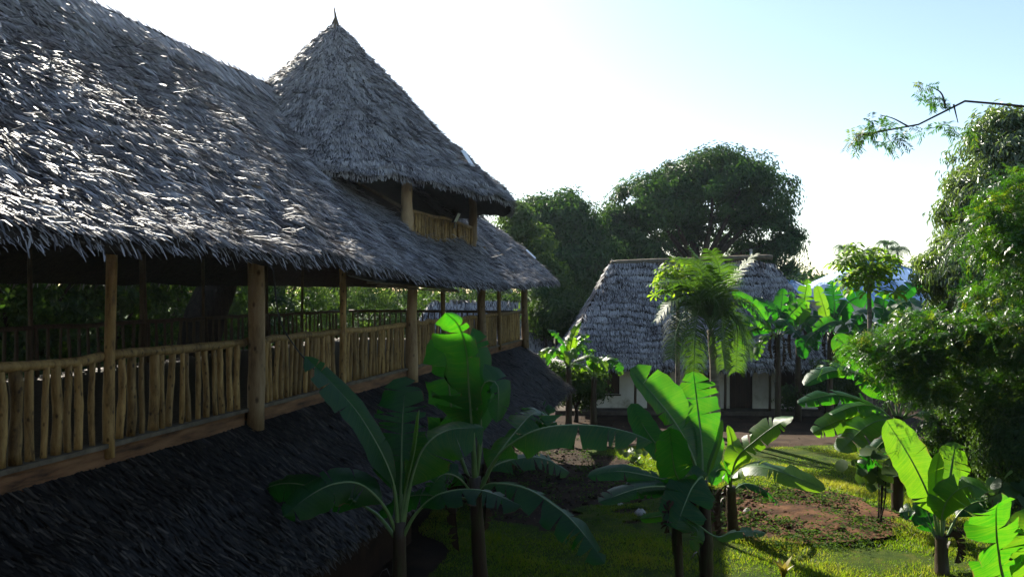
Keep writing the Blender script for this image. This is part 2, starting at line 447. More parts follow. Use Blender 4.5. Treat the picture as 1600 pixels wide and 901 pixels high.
def sheet(name, xs, ys, inside, z, mat, amp=0.0, seed=1, step=0.4):
    X, Y = np.meshgrid(np.arange(xs[0], xs[1] + step, step), np.arange(ys[0], ys[1] + step, step))
    nz = Noise(seed, 2, 1.2)
    Z = z + amp * (nz(X, Y) * 0.5 + 0.5)
    V = np.stack([X, Y, Z], -1).reshape(-1, 3)
    ny, nx = X.shape
    i = np.arange(ny * nx).reshape(ny, nx)
    F = np.stack([i[:-1, :-1], i[:-1, 1:], i[1:, 1:], i[1:, :-1]], -1).reshape(-1, 4)
    c = V[F].mean(axis=1)
    F = F[inside(c[:, 0], c[:, 1])]
    used, inv = np.unique(F, return_inverse=True)
    return add(name, np_mesh(name, V[used], inv.reshape(-1, 4), smooth=True), mat, kind="structure")

yard = sheet("soil_yard", (-9, 24), (-6, 46), lambda x, y: x > -100, -0.004, M_SOIL, 0.0, step=1.0)
BED = (6.45, 18.9, 2.2, 2.5)
edge_n = Noise(3, 2, 1.4)
def in_bed(x, y, k=1.0):
    return ((x - BED[0]) / BED[2]) ** 2 + ((y - BED[1]) / BED[3]) ** 2 < (1 + 0.20 * edge_n(x, y) + 0.10 * edge_n(x * 3, y * 3)) * k
def in_leftsoil(x, y):
    e = ((x - 0.9) / 3.0) ** 2 + ((y - 22.3) / 4.8) ** 2
    return e < 1 + 0.22 * edge_n(x * 1.5, y * 1.5)
def in_lawn(x, y):
    return (y > 9.0) & (y < 27.0 + 0.35 * edge_n(x, y)) & (x > -1.9 + 0.2 * edge_n(y, x)) & (x < 15.5) & ~in_bed(x, y) & ~in_leftsoil(x, y)
lawn = sheet("lawn", (-3, 15.5), (9, 28), in_lawn, 0.004, M_TURF, 0.03, 5, 0.12)
path = sheet("garden_path", (-3, 22), (26.2, 30.6), lambda x, y: (y > 27.2 + 0.3 * edge_n(x, y)) & (y < 30 + 0.25 * edge_n(y, x)), 0.006, M_PATH, 0.02, 6, 0.16)
bed = sheet("soil_bed", (3.4, 9.6), (15.2, 22.2), lambda x, y: in_bed(x, y, 1.06), 0.010, M_REDSOIL, 0.14, 8, 0.07)

# ------------------------------------------------------------------ thatch
def strips(P, D, N, L, W, lift, rg, yaw=0.18, roll=0.22, tint=None, bent=True):
    """palm leaf strips: point, down-slope direction, surface normal"""
    n = len(P)
    D = unit(D); N = unit(N)
    S = unit(np.cross(N, D))
    a = rg.normal(0, yaw, n)[:, None]
    D2 = D * np.cos(a) + S * np.sin(a)
    S2 = S * np.cos(a) - D * np.sin(a)
    b = rg.normal(0, roll, n)[:, None]
    S3 = S2 * np.cos(b) + N * np.sin(b)
    L = L[:, None]; W = W[:, None] * 0.5; lift = lift[:, None]
    c0 = P - D2 * L * 0.5 + N * 0.005
    c1 = P + D2 * L * 0.05 + N * lift * 0.75
    c2 = P + D2 * L * 0.5 + N * lift * rg.uniform(0.3, 1.5, (n, 1))
    if not bent:
        V = np.stack([c0 - S3 * W, c0 + S3 * W, c2 + S3 * W * 0.6, c2 - S3 * W * 0.6], axis=1).reshape(-1, 3)
        if tint is None: tint = np.clip(rg.normal(0.5, 0.2, n), 0, 1)
        return V, np.arange(4 * n).reshape(n, 4), np.repeat(tint, 4)
    V = np.stack([c0 - S3 * W * 0.8, c0 + S3 * W * 0.8, c1 - S3 * W, c1 + S3 * W, c2 - S3 * W * 0.55, c2 + S3 * W * 0.55], axis=1).reshape(-1, 3)
    b0 = np.arange(n)[:, None] * 6
    F = np.stack([b0 + [[0, 1, 3, 2]], b0 + [[2, 3, 5, 4]]], axis=1).reshape(-1, 4)
    if tint is None: tint = np.clip(rg.normal(0.5, 0.2, n), 0, 1)
    return V, F, np.repeat(tint, 6)

def join_np(parts):
    V = []; F = []; T = []; o = 0
    for v, f, t in parts:
        V.append(v); F.append(f + o); T.append(t); o += len(v)
    return np.concatenate(V), np.concatenate(F), np.concatenate(T)

class HipRoof:
    """hipped thatched roof over a rounded rectangle in a local (u, v) frame"""
    def __init__(s, frame, inv, u0, u1, v0, v1, r, ku, ze, k1, top, seed, hump=0.06):
        s.frame, s.u0, s.u1, s.v0, s.v1, s.r, s.ku, s.ze = frame, u0, u1, v0, v1, r, ku, ze
        s.cu, s.cv = (u0 + u1) / 2, (v0 + v1) / 2
        s.hu, s.hv = (u1 - u0) / 2 * ku, (v1 - v0) / 2
        s.S = s.hv
        s.k1 = k1; s.k2 = (top - ze - k1 * s.S) / s.S ** 2
        s.n1 = Noise(seed, 2, 0.9); s.n2 = Noise(seed + 1, 2, 0.25); s.hump = hump; s.dz = None
    def s_of(s, u, v):
        qx = np.abs(u - s.cu) * s.ku - (s.hu - s.r); qy = np.abs(v - s.cv) - (s.hv - s.r)
        return s.r - (np.hypot(np.maximum(qx, 0), np.maximum(qy, 0)) + np.minimum(np.maximum(qx, qy), 0))
    def z_of(s, u, v, bumpy=True):
        d = s.s_of(u, v)
        z = s.ze + s.k1 * d + s.k2 * d * np.abs(d)
        if s.dz is not None: z = z + s.dz(u, v) * np.clip(1 - d / s.S, 0, 1)
        if bumpy: z = z + s.hump * (0.8 * s.n1(u, v) + 0.3 * s.n2(u, v)) * np.clip(d / 0.5, 0.35, 1) * np.clip((s.S - d) / 1.2, 0.15, 1)
        return z
    def grad(s, u, v, e=0.02):
        gx = (s.s_of(u + e, v) - s.s_of(u - e, v)) / (2 * e); gy = (s.s_of(u, v + e) - s.s_of(u, v - e)) / (2 * e)
        return gx, gy
    def zgrad(s, u, v, e=0.05):
        return (s.z_of(u + e, v) - s.z_of(u - e, v)) / (2 * e), (s.z_of(u, v + e) - s.z_of(u, v - e)) / (2 * e)
    def base(s, step=0.3, drop=0.07):
        U, Vv = np.meshgrid(np.arange(s.u0 - step, s.u1 + 2 * step, step), np.arange(s.v0 - step, s.v1 + 2 * step, step))
        d = s.s_of(U, Vv)
        ny, nx = U.shape
        i = np.arange(ny * nx).reshape(ny, nx)
        F = np.stack([i[:-1, :-1], i[:-1, 1:], i[1:, 1:], i[1:, :-1]], -1).reshape(-1, 4)
        F = F[(d.ravel()[F] > 0).any(axis=1)]
        gx, gy = s.grad(U, Vv)
        o = np.where(d < 0.02, 0.02 - d, 0)
        gl = np.maximum(gx ** 2 + gy ** 2, 1e-6)
        U2 = U + gx / gl * o; V2 = Vv + gy / gl * o
        Z = s.z_of(U2, V2) - drop
        P = s.frame(U2.ravel(), V2.ravel(), Z.ravel())
        used, iv = np.unique(F, return_inverse=True)
        return P[used], face_up(P[used], iv.reshape(-1, 4))
    def scatter(s, n, rg, L, W, lift, course=0.13, region=None, skip=None, bent=True):
        u = rg.uniform(s.u0, s.u1, n); v = rg.uniform(s.v0, s.v1, n)
        if region is not None:
            k = region(u, v); u, v = u[k], v[k]
        d = s.s_of(u, v); k = d > 0.0; u, v, d = u[k], v[k], d[k]
        gx, gy = s.grad(u, v); gl = np.maximum(np.hypot(gx, gy), 1e-3)
        # gather the strips into uneven courses
        dd = d + 0.05 * s.n1(u * 1.7, v * 1.7) + 0.035 * s.n2(u, v)
        tgt = np.floor(dd / course) * course + rg.normal(0, course * 0.13, len(d)) + (d - dd)
        sh = np.clip(tgt - d, -course, course)
        u = u + gx / gl ** 2 * sh; v = v + gy / gl ** 2 * sh
        k = s.s_of(u, v) > 0.0; u, v = u[k], v[k]
        if skip is not None:
            k = ~skip(u, v, s.z_of(u, v)); u, v = u[k], v[k]
        gx, gy = s.grad(u, v)
        zu, zv = s.zgrad(u, v)
        P = s.frame(u, v, s.z_of(u, v)); O = s.frame(np.zeros(1), np.zeros(1), np.zeros(1))
        Nn = s.frame(-zu, -zv, np.ones_like(zu)) - O
        gl = np.maximum(np.hypot(gx, gy), 1e-3); ex, ey = -gx / gl, -gy / gl
        D = s.frame(ex, ey, zu * ex + zv * ey) - O
        m = len(u)
        t = np.clip(rg.normal(0.46, 0.30, m) + 0.10 * s.n2(u, v), 0, 1)
        return strips(P, D, Nn, rg.uniform(*L, m), rg.uniform(*W, m), np.abs(rg.normal(lift, lift * 0.5, m)), rg, tint=t, bent=bent)
    def fringe(s, n, rg, L, W, region=None):
        u = rg.uniform(s.u0 - .2, s.u1 + .2, n * 8); v = rg.uniform(s.v0 - .2, s.v1 + .2, n * 8)
        if region is not None:
            k = region(u, v); u, v = u[k], v[k]
        k = np.abs(s.s_of(u, v) - 0.05) < 0.16; u, v = u[k][:n], v[k][:n]
        gx, gy = s.grad(u, v); gl = np.maximum(np.hypot(gx, gy), 1e-3); ex, ey = -gx / gl, -gy / gl
        O = s.frame(np.zeros(1), np.zeros(1), np.zeros(1))
        m = len(u); dr = rg.uniform(0.7, 2.6, m)
        D = s.frame(ex, ey, -dr) - O
        Nn = s.frame(ex * dr, ey * dr, np.ones(m)) - O
        P = s.frame(u, v, s.z_of(u, v) - rg.uniform(0.0, 0.13, m))
        return strips(P, D, Nn, rg.uniform(*L, m), rg.uniform(*W, m), np.full(m, 0.015), rg, 0.3, 0.5, np.clip(rg.normal(0.42, 0.2, m), 0, 1))

def solid(o, t):
    m = o.modifiers.new("thickness", 'SOLIDIFY'); m.thickness = t; m.offset = -1
    return o

# ------------------------------------------------------------------ the long pavilion
FLOOR = CAM_H - 1.74
pav = thing("thatched_pavilion", "long two-storey pole pavilion with grey thatched roof, balcony railing and pointed lookout tower", "building", bp(14, -10, 0))
main = HipRoof(bpa, None, -3.0, 29.4, -14.79, -5.21, 2.2, 1.0, 5.63, 0.80, 10.03, 21, 0.09)
def eave_line(u, v):
    w = np.interp(u, [-3, 3, 5, 8.4, 10.2, 13.7, 17.8, 22, 27.4, 30], [.10, .12, .14, .22, .17, -.03, -.15, -.10, .04, .04])
    return w * np.clip((v + 10.0) / 1.5, 0, 1)
main.dz = eave_line
TU, TV, TR, T_EAVE, T_APEX = 18.8, -9.35, 4.38, CAM_H + 2.22, CAM_H + 6.85

tn1 = Noise(31, 2, 0.5); tn2 = Noise(32, 2, 0.16)
def tower_surf(a, s):
    """a: angle, s: 0 at the eave .. 1 at the apex"""
    ze = T_EAVE + 0.27 * np.exp(-((np.cos(a - math.radians(-75)) - 1) / 0.4) ** 2)
    R = TR + 0.10 * np.sin(3 * a + 1)
    rad = R * (1 - s) ** 1.0 + 0.04
    z = ze + (T_APEX - ze) * (s * 0.94 + 0.06 * s * s) + 0.05 * tn1(a * 4, s * 6) * np.clip(1 - s, 0.1, 1) + 0.02 * tn2(a * 4, s * 6)
    u = TU + rad * np.sin(a); v = TV + rad * np.cos(a)
    return u, v, z

def inside_tower(u, v, z):
    return (np.abs(u - TU) < 2.35) & (np.abs(v - TV) < 2.75)

P, F = main.base(0.3, 0.07)
roof = solid(part("main_roof", P, F, M_UNDER, pav, smooth=True), 0.12)
r1 = np.random.default_rng(11)
vis = lambda u, v: (v > -10.4) & (u > 3.0)
near = lambda u, v: (v > -10.4) & (u > 3.0) & (u < 13)
sk = lambda u, v, z: inside_tower(u, v, z)
S1 = main.scatter(230000, r1, (0.18, 0.34), (0.014, 0.030), 0.045, 0.19, vis, sk, False)
S2 = main.scatter(90000, r1, (0.16, 0.30), (0.012, 0.026), 0.065, 0.19, near, sk)
S3 = main.scatter(9000, r1, (0.4, 0.7), (0.05, 0.09), 0.04, 0.25, lambda u, v: ~vis(u, v), sk, False)
S4 = main.scatter(1500, r1, (0.2, 0.4), (0.012, 0.025), 0.14, 0.15, vis, sk)
S5 = main.fringe(15000, r1, (0.05, 0.17), (0.008, 0.020), lambda u, v: (v > -10.4) & (u > 2))
S6 = main.fringe(2200, r1, (0.16, 0.40), (0.02, 0.05), lambda u, v: (v <= -10.4) | (u <= 2))
V, F, T = join_np([S1, S2, S3, S4, S5, S6])
th = part("thatch", V, F, M_THATCH, roof, tint=T, kind="stuff")
# ridge roll of bundled palm
uu = np.linspace(-1.0, 25.0, 60)
rp = bpa(uu, np.full(60, -10.0), main.z_of(uu, np.full(60, -10.0)) - 0.02)
Vr, Fr = tube(rp, 0.10 + 0.012 * np.sin(uu * 5), 10, True, 0.10, r1)
part("ridge_roll", Vr, Fr, M_UNDER, roof, smooth=True)
n = 5200
u = r1.uniform(-1, 24.6, n); w = r1.uniform(0.05, 0.55, n)
z = main.z_of(u, -10.0 + w) + 0.10
zu, zv = main.zgrad(u, -10.0 + w)
D = bpa(np.zeros(n), np.ones(n), zv); N = bpa(np.zeros(n), -zv, np.ones(n))
V, F, T = strips(bpa(u, -10.0 + w, z), D, N, r1.uniform(0.3, 0.6, n), r1.uniform(0.02, 0.04, n), np.full(n, 0.02), r1, 0.2)
part("ridge_thatch", V, F, M_THATCH, roof, tint=T, kind="stuff")

# tower cone
na, ns = 72, 20
A, Sg = np.meshgrid(np.linspace(0, 2 * math.pi, na, endpoint=False), np.linspace(0, 1, ns))
u, v, z = tower_surf(A, Sg)
P = bpa(u.ravel(), v.ravel(), z.ravel() - 0.05)
i = np.arange(na * ns).reshape(ns, na); j = np.roll(i, -1, axis=1)
F = np.stack([i[:-1], j[:-1], j[1:], i[1:]], -1).reshape(-1, 4)
troof = solid(part("tower_roof", P, face_up(P, F), M_UNDER, pav, smooth=True), 0.10)

def tower_strips(n, L, W, lift, course, fringe=False):
    a = r1.uniform(0, 2 * math.pi, n)
    s = 1 - np.sqrt(r1.uniform(0, 1, n))
    if fringe: s = r1.uniform(0.0, 0.03, n)
    else:
        k = course / 6.4
        s2 = s + 0.006 * tn1(a * 5, s * 9)
        s = np.clip(np.floor(s2 / k) * k + r1.normal(0, k * 0.13, n) + (s - s2), 0, 0.985)
    e = 1e-3
    p = bpa(*tower_surf(a, s)); pa = bpa(*tower_surf(a + e, s)); ps = bpa(*tower_surf(a, s + e))
    D = -(ps - p); Ta = pa - p
    N = np.cross(Ta, ps - p); N *= np.sign(N[:, 2:3])
    uu, vv = to_uv(p)
    keep = (p[:, 2] > main.z_of(uu, vv) - 0.25) | (main.s_of(uu, vv) < 0)
    if fringe:
        D = unit(D) * 0.5 + np.array([0, 0, -1.0]) * r1.uniform(0.2, 1.5, (n, 1)); p = p - np.array([0, 0, 0.08]) * r1.uniform(0, 1, (n, 1))
    p, D, N = p[keep], D[keep], N[keep]; m = len(p)
    t = np.clip(r1.normal(0.54, 0.28, m) + 0.12 * tn2(a[keep] * 4, s[keep] * 6), 0, 1)
    return strips(p, D, N, r1.uniform(*L, m), r1.uniform(*W, m), np.abs(r1.normal(lift, lift * .5, m)), r1, tint=t, bent=False)
V, F, T = join_np([tower_strips(100000, (0.18, 0.32), (0.018, 0.034), 0.05, 0.20), tower_strips(5000, (0.18, 0.42), (0.02, 0.04), 0.02, 0.1, True)])
part("tower_thatch", V, F, M_THATCH, troof, tint=T, kind="stuff")
ap = bp(TU, TV, T_APEX)
V, F = tube([ap - (0, 0, .25), ap + (0, 0, .02), ap + (.01, 0, .16), ap + (-.03, 0, .42)], [0.16, 0.09, 0.035, 0.012], 8)
part("finial", V, F, M_POLE_DARK, troof, smooth=True)

# crooked poles: a handful of shapes shared by all balusters
def crooked(seed, n=10, rings=9, wob=0.013, knots=2):
    rg = np.random.default_rng(seed)
    z = np.linspace(0, 1, rings)
    p1, p2 = rg.uniform(0, 6.28, 2); a = rg.uniform(0.3, 1.0)
    x = wob * a * np.sin(z * rg.uniform(3, 7) + p1); y = wob * a * np.sin(z * rg.uniform(3, 7) + p2)
    r = 1.0 + 0.10 * (0.5 - z) + rg.normal(0, 0.045, rings)
    for _ in range(knots): r[rg.integers(1, rings - 1)] += rg.uniform(0.05, 0.2)
    V = []; F = []
    for i in range(rings):
        for k in range(n):
            an = 2 * math.pi * k / n
            rr = 0.05 * r[i] * (1 + rg.uniform(-.05, .05))
            V.append((x[i] + rr * math.cos(an), y[i] + rr * math.sin(an), z[i]))
    for i in range(rings - 1):
        for k in range(n):
            k2 = (k + 1) % n
            F.append((i * n + k, i * n + k2, (i + 1) * n + k2, (i + 1) * n + k))
    F.append(tuple(range(n - 1, -1, -1))); F.append(tuple((rings - 1) * n + k for k in range(n)))
    return py_mesh("pole_shape", V, F, True)
POLES = [crooked(40 + k) for k in range(10)]
POLES_DK = [crooked(60 + k, 7, 6) for k in range(4)]
POLES_TW = [crooked(80 + k, 7, 5) for k in range(4)]
for m in POLES + POLES_TW: m.materials.append(M_POLE)
for m in POLES_DK: m.materials.append(M_POLE_DARK)

def pole_at(name, shapes, p, height, dia, parent, rg, lean=0.02):
    o = bpy.data.objects.new(name, shapes[rg.integers(len(shapes))])
    o.parent = parent
    o.location = tuple(np.asarray(p) - root_origin(parent))
    o.rotation_euler = (rg.normal(0, lean), rg.normal(0, lean), rg.uniform(0, 6.28))
    o.scale = (dia / 0.1, dia / 0.1, height)
    COL.objects.link(o)
    return o

def post(name, u, v, z0, z1, r, parent, rg, mat=None, flare=0.12, lean=(0, 0)):
    z = np.linspace(0, 1, 12)
    amp = r * 0.22
    pu = u + amp * np.sin(z * 4 + rg.uniform(0, 6)) + lean[0] * z; pv = v + amp * np.sin(z * 5 + rg.uniform(0, 6)) + lean[1] * z
    rad = r * (1.04 - 0.12 * z + 0.05 * np.sin(z * 9 + rg.uniform(0, 6)))
    rad[2] *= 1 + flare; rad[3] *= 1 + flare * .4
    V, F = tube(bpa(pu, pv, z0 + (z1 - z0) * z), rad, 12, True, 0.03, rg)
    return part(name, V, F, mat or M_POST, parent, smooth=True)

r2 = np.random.default_rng(12)
VB = -6.61
BIG = [4.6, 10.43, 16.76, 22.3, 27.8]
THIN = [1.6, 7.62, 13.44, 19.13, 24.6]
for u in BIG:
    post("post", u, VB + 0.16, FLOOR - 0.28, main.z_of(np.array([u]), np.array([VB + .16]))[0], 0.12, pav, r2)
for u in THIN:
    post("thin_post", u, VB + 0.07, FLOOR - 0.12, main.z_of(np.array([u]), np.array([VB + .07]))[0] - 0.02, 0.060, pav, r2, M_POLE, 0.05)
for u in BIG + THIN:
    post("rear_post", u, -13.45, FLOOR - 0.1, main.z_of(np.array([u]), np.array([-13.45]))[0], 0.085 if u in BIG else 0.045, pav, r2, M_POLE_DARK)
def rail(name, u0, u1, v, z, r, mat, parent, rg, sag=0.012):
    uu = np.linspace(u0, u1, 9)
    V, F = tube(bpa(uu, np.full(9, v) + rg.normal(0, .006, 9), z + rg.normal(0, sag, 9)), r * (1 + rg.normal(0, .05, 9)), 9, True, 0.04, rg)
    return part(name, V, F, mat, parent, smooth=True)

stops = sorted(BIG + THIN)
for a, b in zip(stops[:-1], stops[1:]):
    bal = rail("balustrade", a + .05, b - .05, VB, FLOOR + 1.0, 0.058, M_POLE, pav, r2)
    V = MB().box(bp, (a + .02, VB - .09, FLOOR - 0.005), (b - .02, VB + .10, FLOOR + 0.045))
    V.out("bottom_rail", M_SILL, bal)
    dense = 0.165 if a < 7 else (0.175 if a < 10 else (0.148 if a < 16 else 0.14))
    n = int((b - a - .2) / dense)
    for k in range(n):
        u = a + .14 + (b - a - .28) * (k + .5) / n + r2.normal(0, .012)
        dia = r2.choice([.065, .075, .085, .10, .118] if a < 10 else [.06, .07, .08, .09])
        pole_at("baluster", POLES, bp(u, VB + r2.normal(.0, .008), FLOOR + .045), 0.925, dia, bal, r2)
for a, b in zip(stops[:-1], stops[1:]):
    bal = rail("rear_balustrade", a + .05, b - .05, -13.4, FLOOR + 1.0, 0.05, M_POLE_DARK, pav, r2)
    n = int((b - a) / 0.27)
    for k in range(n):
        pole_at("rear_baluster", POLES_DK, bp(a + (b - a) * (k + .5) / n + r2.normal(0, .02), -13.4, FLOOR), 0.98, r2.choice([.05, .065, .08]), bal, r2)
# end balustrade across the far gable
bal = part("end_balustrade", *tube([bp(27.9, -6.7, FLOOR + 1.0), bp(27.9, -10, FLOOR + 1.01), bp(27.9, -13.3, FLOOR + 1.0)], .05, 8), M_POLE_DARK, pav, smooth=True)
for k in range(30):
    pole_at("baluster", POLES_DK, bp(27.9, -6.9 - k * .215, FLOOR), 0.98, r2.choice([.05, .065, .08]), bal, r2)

# floor, edge beam, wall plates, rafters
MB().box(bp, (-2.5, -13.6, FLOOR - .16), (28.0, VB - .12, FLOOR - .002)).out("floor", M_POLE_DARK, pav)
for a, b in ((-2.4, 4.5), (4.7, 10.3), (10.55, 16.65), (16.9, 22.2), (22.4, 28.0)):
    o = MB().box(bp, (a, VB - .115, FLOOR - .26), (b, VB + .055, FLOOR - .008)).out("edge_beam", M_BEAM, pav)
rail("wall_plate", -2.5, 28.2, VB + .02, 6.52, .09, M_POLE_DARK, pav, r2)
rail("rear_wall_plate", -2.5, 28.2, -13.4, 6.52, .09, M_POLE_DARK, pav, r2)
rail("eave_purlin", -2.5, 28.6, -5.75, 5.86, .045, M_POLE_DARK, pav, r2)
for k, u in enumerate(np.arange(0, 28, 1.3)):
    zz = main.z_of(np.array([u, u]), np.array([-5.5, -9.8]), False) - 0.28
    V, F = tube([bp(u, -5.5, zz[0]), bp(u, -9.8, zz[1])], .045, 7)
    part("rafter", V, F, M_POLE_DARK, pav, smooth=True)
for u in BIG:
    V, F = tube([bp(u + .1, -6.6, 6.35), bp(u + .1, -10, 6.33), bp(u + .1, -13.4, 6.35)], .08, 8)
    part("tie_beam", V, F, M_POLE_DARK, pav, smooth=True)

# lower skirt roof
low_n = Noise(51, 2, 0.8)
LV0, LV1, LZ0, LZ1, LU0, LU1 = -6.55, -4.85, FLOOR - .22, 1.80, -2.5, 29.0
def low_z(u, v):
    t = (v - LV0) / (LV1 - LV0)
    w = np.clip((u - 27.6) / 1.6, 0, 1)
    return LZ0 + (LZ1 - LZ0) * t - 0.55 * w * w * (1 - t * .6) + 0.035 * low_n(u, v * 2) * np.clip(t * 4, .2, 1)
U, Vv = np.meshgrid(np.arange(LU0, LU1 + .1, .3), np.linspace(LV0, LV1, 8))
P = bpa(U.ravel(), Vv.ravel(), low_z(U, Vv).ravel() - .05)
ny, nx = U.shape; i = np.arange(ny * nx).reshape(ny, nx)
F = np.stack([i[:-1, :-1], i[:-1, 1:], i[1:, 1:], i[1:, :-1]], -1).reshape(-1, 4)
lroof = solid(part("lower_roof", P, face_up(P, F), M_UNDER, pav, smooth=True), 0.12)
n = 60000
u = r1.uniform(2.0, LU1, n); v = r1.uniform(LV0, LV1, n)
t = (v - LV0); cs = .12
t2 = t + .03 * low_n(u * 2, v * 2); t = np.clip(np.floor(t2 / cs) * cs + r1.normal(0, cs * .2, n) + t - t2, 0.02, LV1 - LV0)
v = LV0 + t
e = .04
zu = (low_z(u + e, v) - low_z(u - e, v)) / (2 * e); zv = (low_z(u, v + e) - low_z(u, v - e)) / (2 * e)
D = bpa(np.zeros(n), np.ones(n), zv); N = bpa(-zu, -zv, np.ones(n))
A1 = strips(bpa(u, v, low_z(u, v)), D, N, r1.uniform(.16, .28, n), r1.uniform(.024, .052, n), np.abs(r1.normal(.035, .012, n)), r1, tint=np.clip(r1.beta(1.3, 3.0, n) * 1.15, 0, 1), bent=False)
n = 4000
u = r1.uniform(-2, LU1, n); v = np.full(n, LV1) - r1.uniform(0, .12, n)
D = bpa(np.zeros(n), np.ones(n), -r1.uniform(1, 3, n)); N = bpa(np.zeros(n), np.ones(n), np.full(n, .5))
A2 = strips(bpa(u, v, low_z(u, v) - r1.uniform(0, .1, n)), D, N, r1.uniform(.15, .35, n), r1.uniform(.02, .04, n), np.full(n, .015), r1, bent=False)
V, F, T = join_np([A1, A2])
part("lower_thatch", V, F, M_THATCH_SHADED, lroof, tint=T, kind="stuff")

# ground floor under the skirt roof
MB().box(bp, (-2.4, -9.0, 0.0), (15.9, -6.15, 2.5)).out("ground_floor_wall", M_MUD, pav)
MB().box(bp, (15.95, -13.2, 0.0), (27.6, -8.6, 3.35)).out("rear_wall", M_MUD, pav)
for u in (17.5, 20.3, 23.1, 25.9, 28.2):
    post("lower_post", u, -5.75, 0.0, 2.2, .075, pav, r2, M_POLE_DARK)

# tower room: posts, balustrades, floor lamp, sheets
def mz(u, v): return float(main.z_of(np.array([u]), np.array([v]))[0])
tw = [(16.5, -6.5), (21.5, -6.5), (16.5, -12.2), (21.5, -12.2)]
for k, (u, v) in enumerate(tw):
    post("tower_post", u, v, mz(u, v) - .1, T_EAVE + .62, .12, pav, r2, M_POST, 0.30, lean=(0.10 if k == 0 else 0, 0.0))
TBZ = mz(19, -6.5)
bal = rail("tower_balustrade", 16.55, 21.45, -6.5, TBZ + .55, .045, M_POLE, pav, r2)
for k in range(26):
    u = 16.68 + k * .187
    pole_at("baluster", POLES_TW, bp(u, -6.5, TBZ - .05), .58, r2.choice([.06, .075, .09]), bal, r2)
bal = part("tower_side_balustrade", *tube([bp(16.5, -6.5, TBZ + .55), bp(16.5, -9, TBZ + 1.9)], .04, 8), M_POLE_DARK, pav, smooth=True)
MB().box(bp, (16.4, -12.2, 8.55), (21.6, -12.12, 9.4)).out("tower_back_screen", M_DARKWOOD, pav)
fl = bp(19.55, -6.35, TBZ + .62)
lampo = MB().box(lambda x, y, z: fl + bp(x * .9, z * .45 + y * .6, z * .85), (-.13, -.05, -.12), (.13, .04, .16)).out("floodlight", M_HOUSING, pav)
MB().box(lambda x, y, z: fl + bp(x * .9, z * .45 + y * .6, z * .85), (-.11, .045, -.10), (.11, .055, .14)).out("lamp_glass", M_GLASS, lampo)
MB().tube([fl + bp(0, -.05, -.25), fl + bp(0, -.02, -.05)], .018, 6).out("bracket", M_HOUSING, lampo)

def on_tower(a, s, lift):
    e = 1e-3
    p = bpa(*tower_surf(np.array([a]), np.array([s])))[0]; pa = bpa(*tower_surf(np.array([a + e]), np.array([s])))[0]; ps = bpa(*tower_surf(np.array([a]), np.array([s + e])))[0]
    Ta = unit(pa - p); Up = unit(ps - p); N = unit(np.cross(Ta, Up)); N *= np.sign(N[2])
    return p + N * lift, Ta, Up, N
p, Ta, Up, N = on_tower(math.radians(-8), .19, .15)
MB().box8([p + Ta * x * .10 + Up * y * .24 + N * z for z in (-.006, .006) for x, y in ((-1, -1), (1, -1), (1, 1), (-1, 1))]).out("roof_patch_sheet", M_WHITE, troof)
u, v = 27.0, -6.05
p = bp(u, v, mz(u, v) + .17); zu, zv = [float(q[0]) for q in main.zgrad(np.array([u]), np.array([v]))]
Du = unit(bp(.3, 1, zv + .3 * zu)); N = unit(bp(-zu, -zv, 1)); Sd = np.cross(N, Du)
MB().box8([p + Sd * x * .10 + Du * y * .22 + N * z for z in (-.006, .006) for x, y in ((-1, -1), (1, -1), (1, 1), (-1, 1))]).out("roof_patch_sheet", M_WHITE, roof)

# weathered sheet hung below the eave, with its two rods, and a loose cable
aw = MB()
nn = 40
top = []; 
for k in range(nn + 1):
    u = 12.6 + 4.5 * k / nn; zc = 5.56 - .13 * k / nn + .012 * (-1) ** k
    top.append((bp(u, -6.05, zc + .02), bp(u, -5.55, zc - .09)))
V = [q for pr in top for q in pr] + [q - np.array([0, 0, .012]) for pr in top for q in pr]
o2 = 2 * (nn + 1)
F = []
for k in range(nn):
    a = 2 * k
    F += [(a, a + 1, a + 3, a + 2), (o2 + a + 2, o2 + a + 3, o2 + a + 1, o2 + a), (a + 1, o2 + a + 1, o2 + a + 3, a + 3), (a, a + 2, o2 + a + 2, o2 + a)]
F += [(0, o2, o2 + 1, 1), (2 * nn, 2 * nn + 1, o2 + 2 * nn + 1, o2 + 2 * nn)]
aws = part("hanging_sheet", V, F, M_AWNING, pav)
MB().tube([bp(12.4, -5.58, 5.45), bp(14.8, -5.56, 5.40), bp(17.3, -5.58, 5.32)], .022, 7).out("rod", M_SILL, aws, True)
MB().tube([bp(12.9, -5.62, 5.40), bp(15, -5.60, 5.34), bp(17.5, -5.62, 5.29)], .016, 7).out("rod", M_SILL, aws, True)
cab = spline([bp(10.6, -6.3, 6.2), bp(10.75, -6.28, 5.0), bp(11.2, -6.25, 4.45), bp(12.0, -6.2, 3.9), bp(12.9, -6.1, 3.45)], 24)
part("cable", *tube(cab, .012, 6), M_CABLE, pav, smooth=True)

# ------------------------------------------------------------------ far houses
def frame_at(ox, oy, ang):
    c, s = math.cos(ang), math.sin(ang)
    def fa(u, v, z):
        u = np.asarray(u, float); v = np.asarray(v, float)
        return np.stack([ox + u * c - v * s, oy + u * s + v * c, z + 0 * u], axis=-1)
    def f1(u, v, z): return np.array([ox + u * c - v * s, oy + u * s + v * c, z])
    return fa, f1

r3 = np.random.default_rng(13)
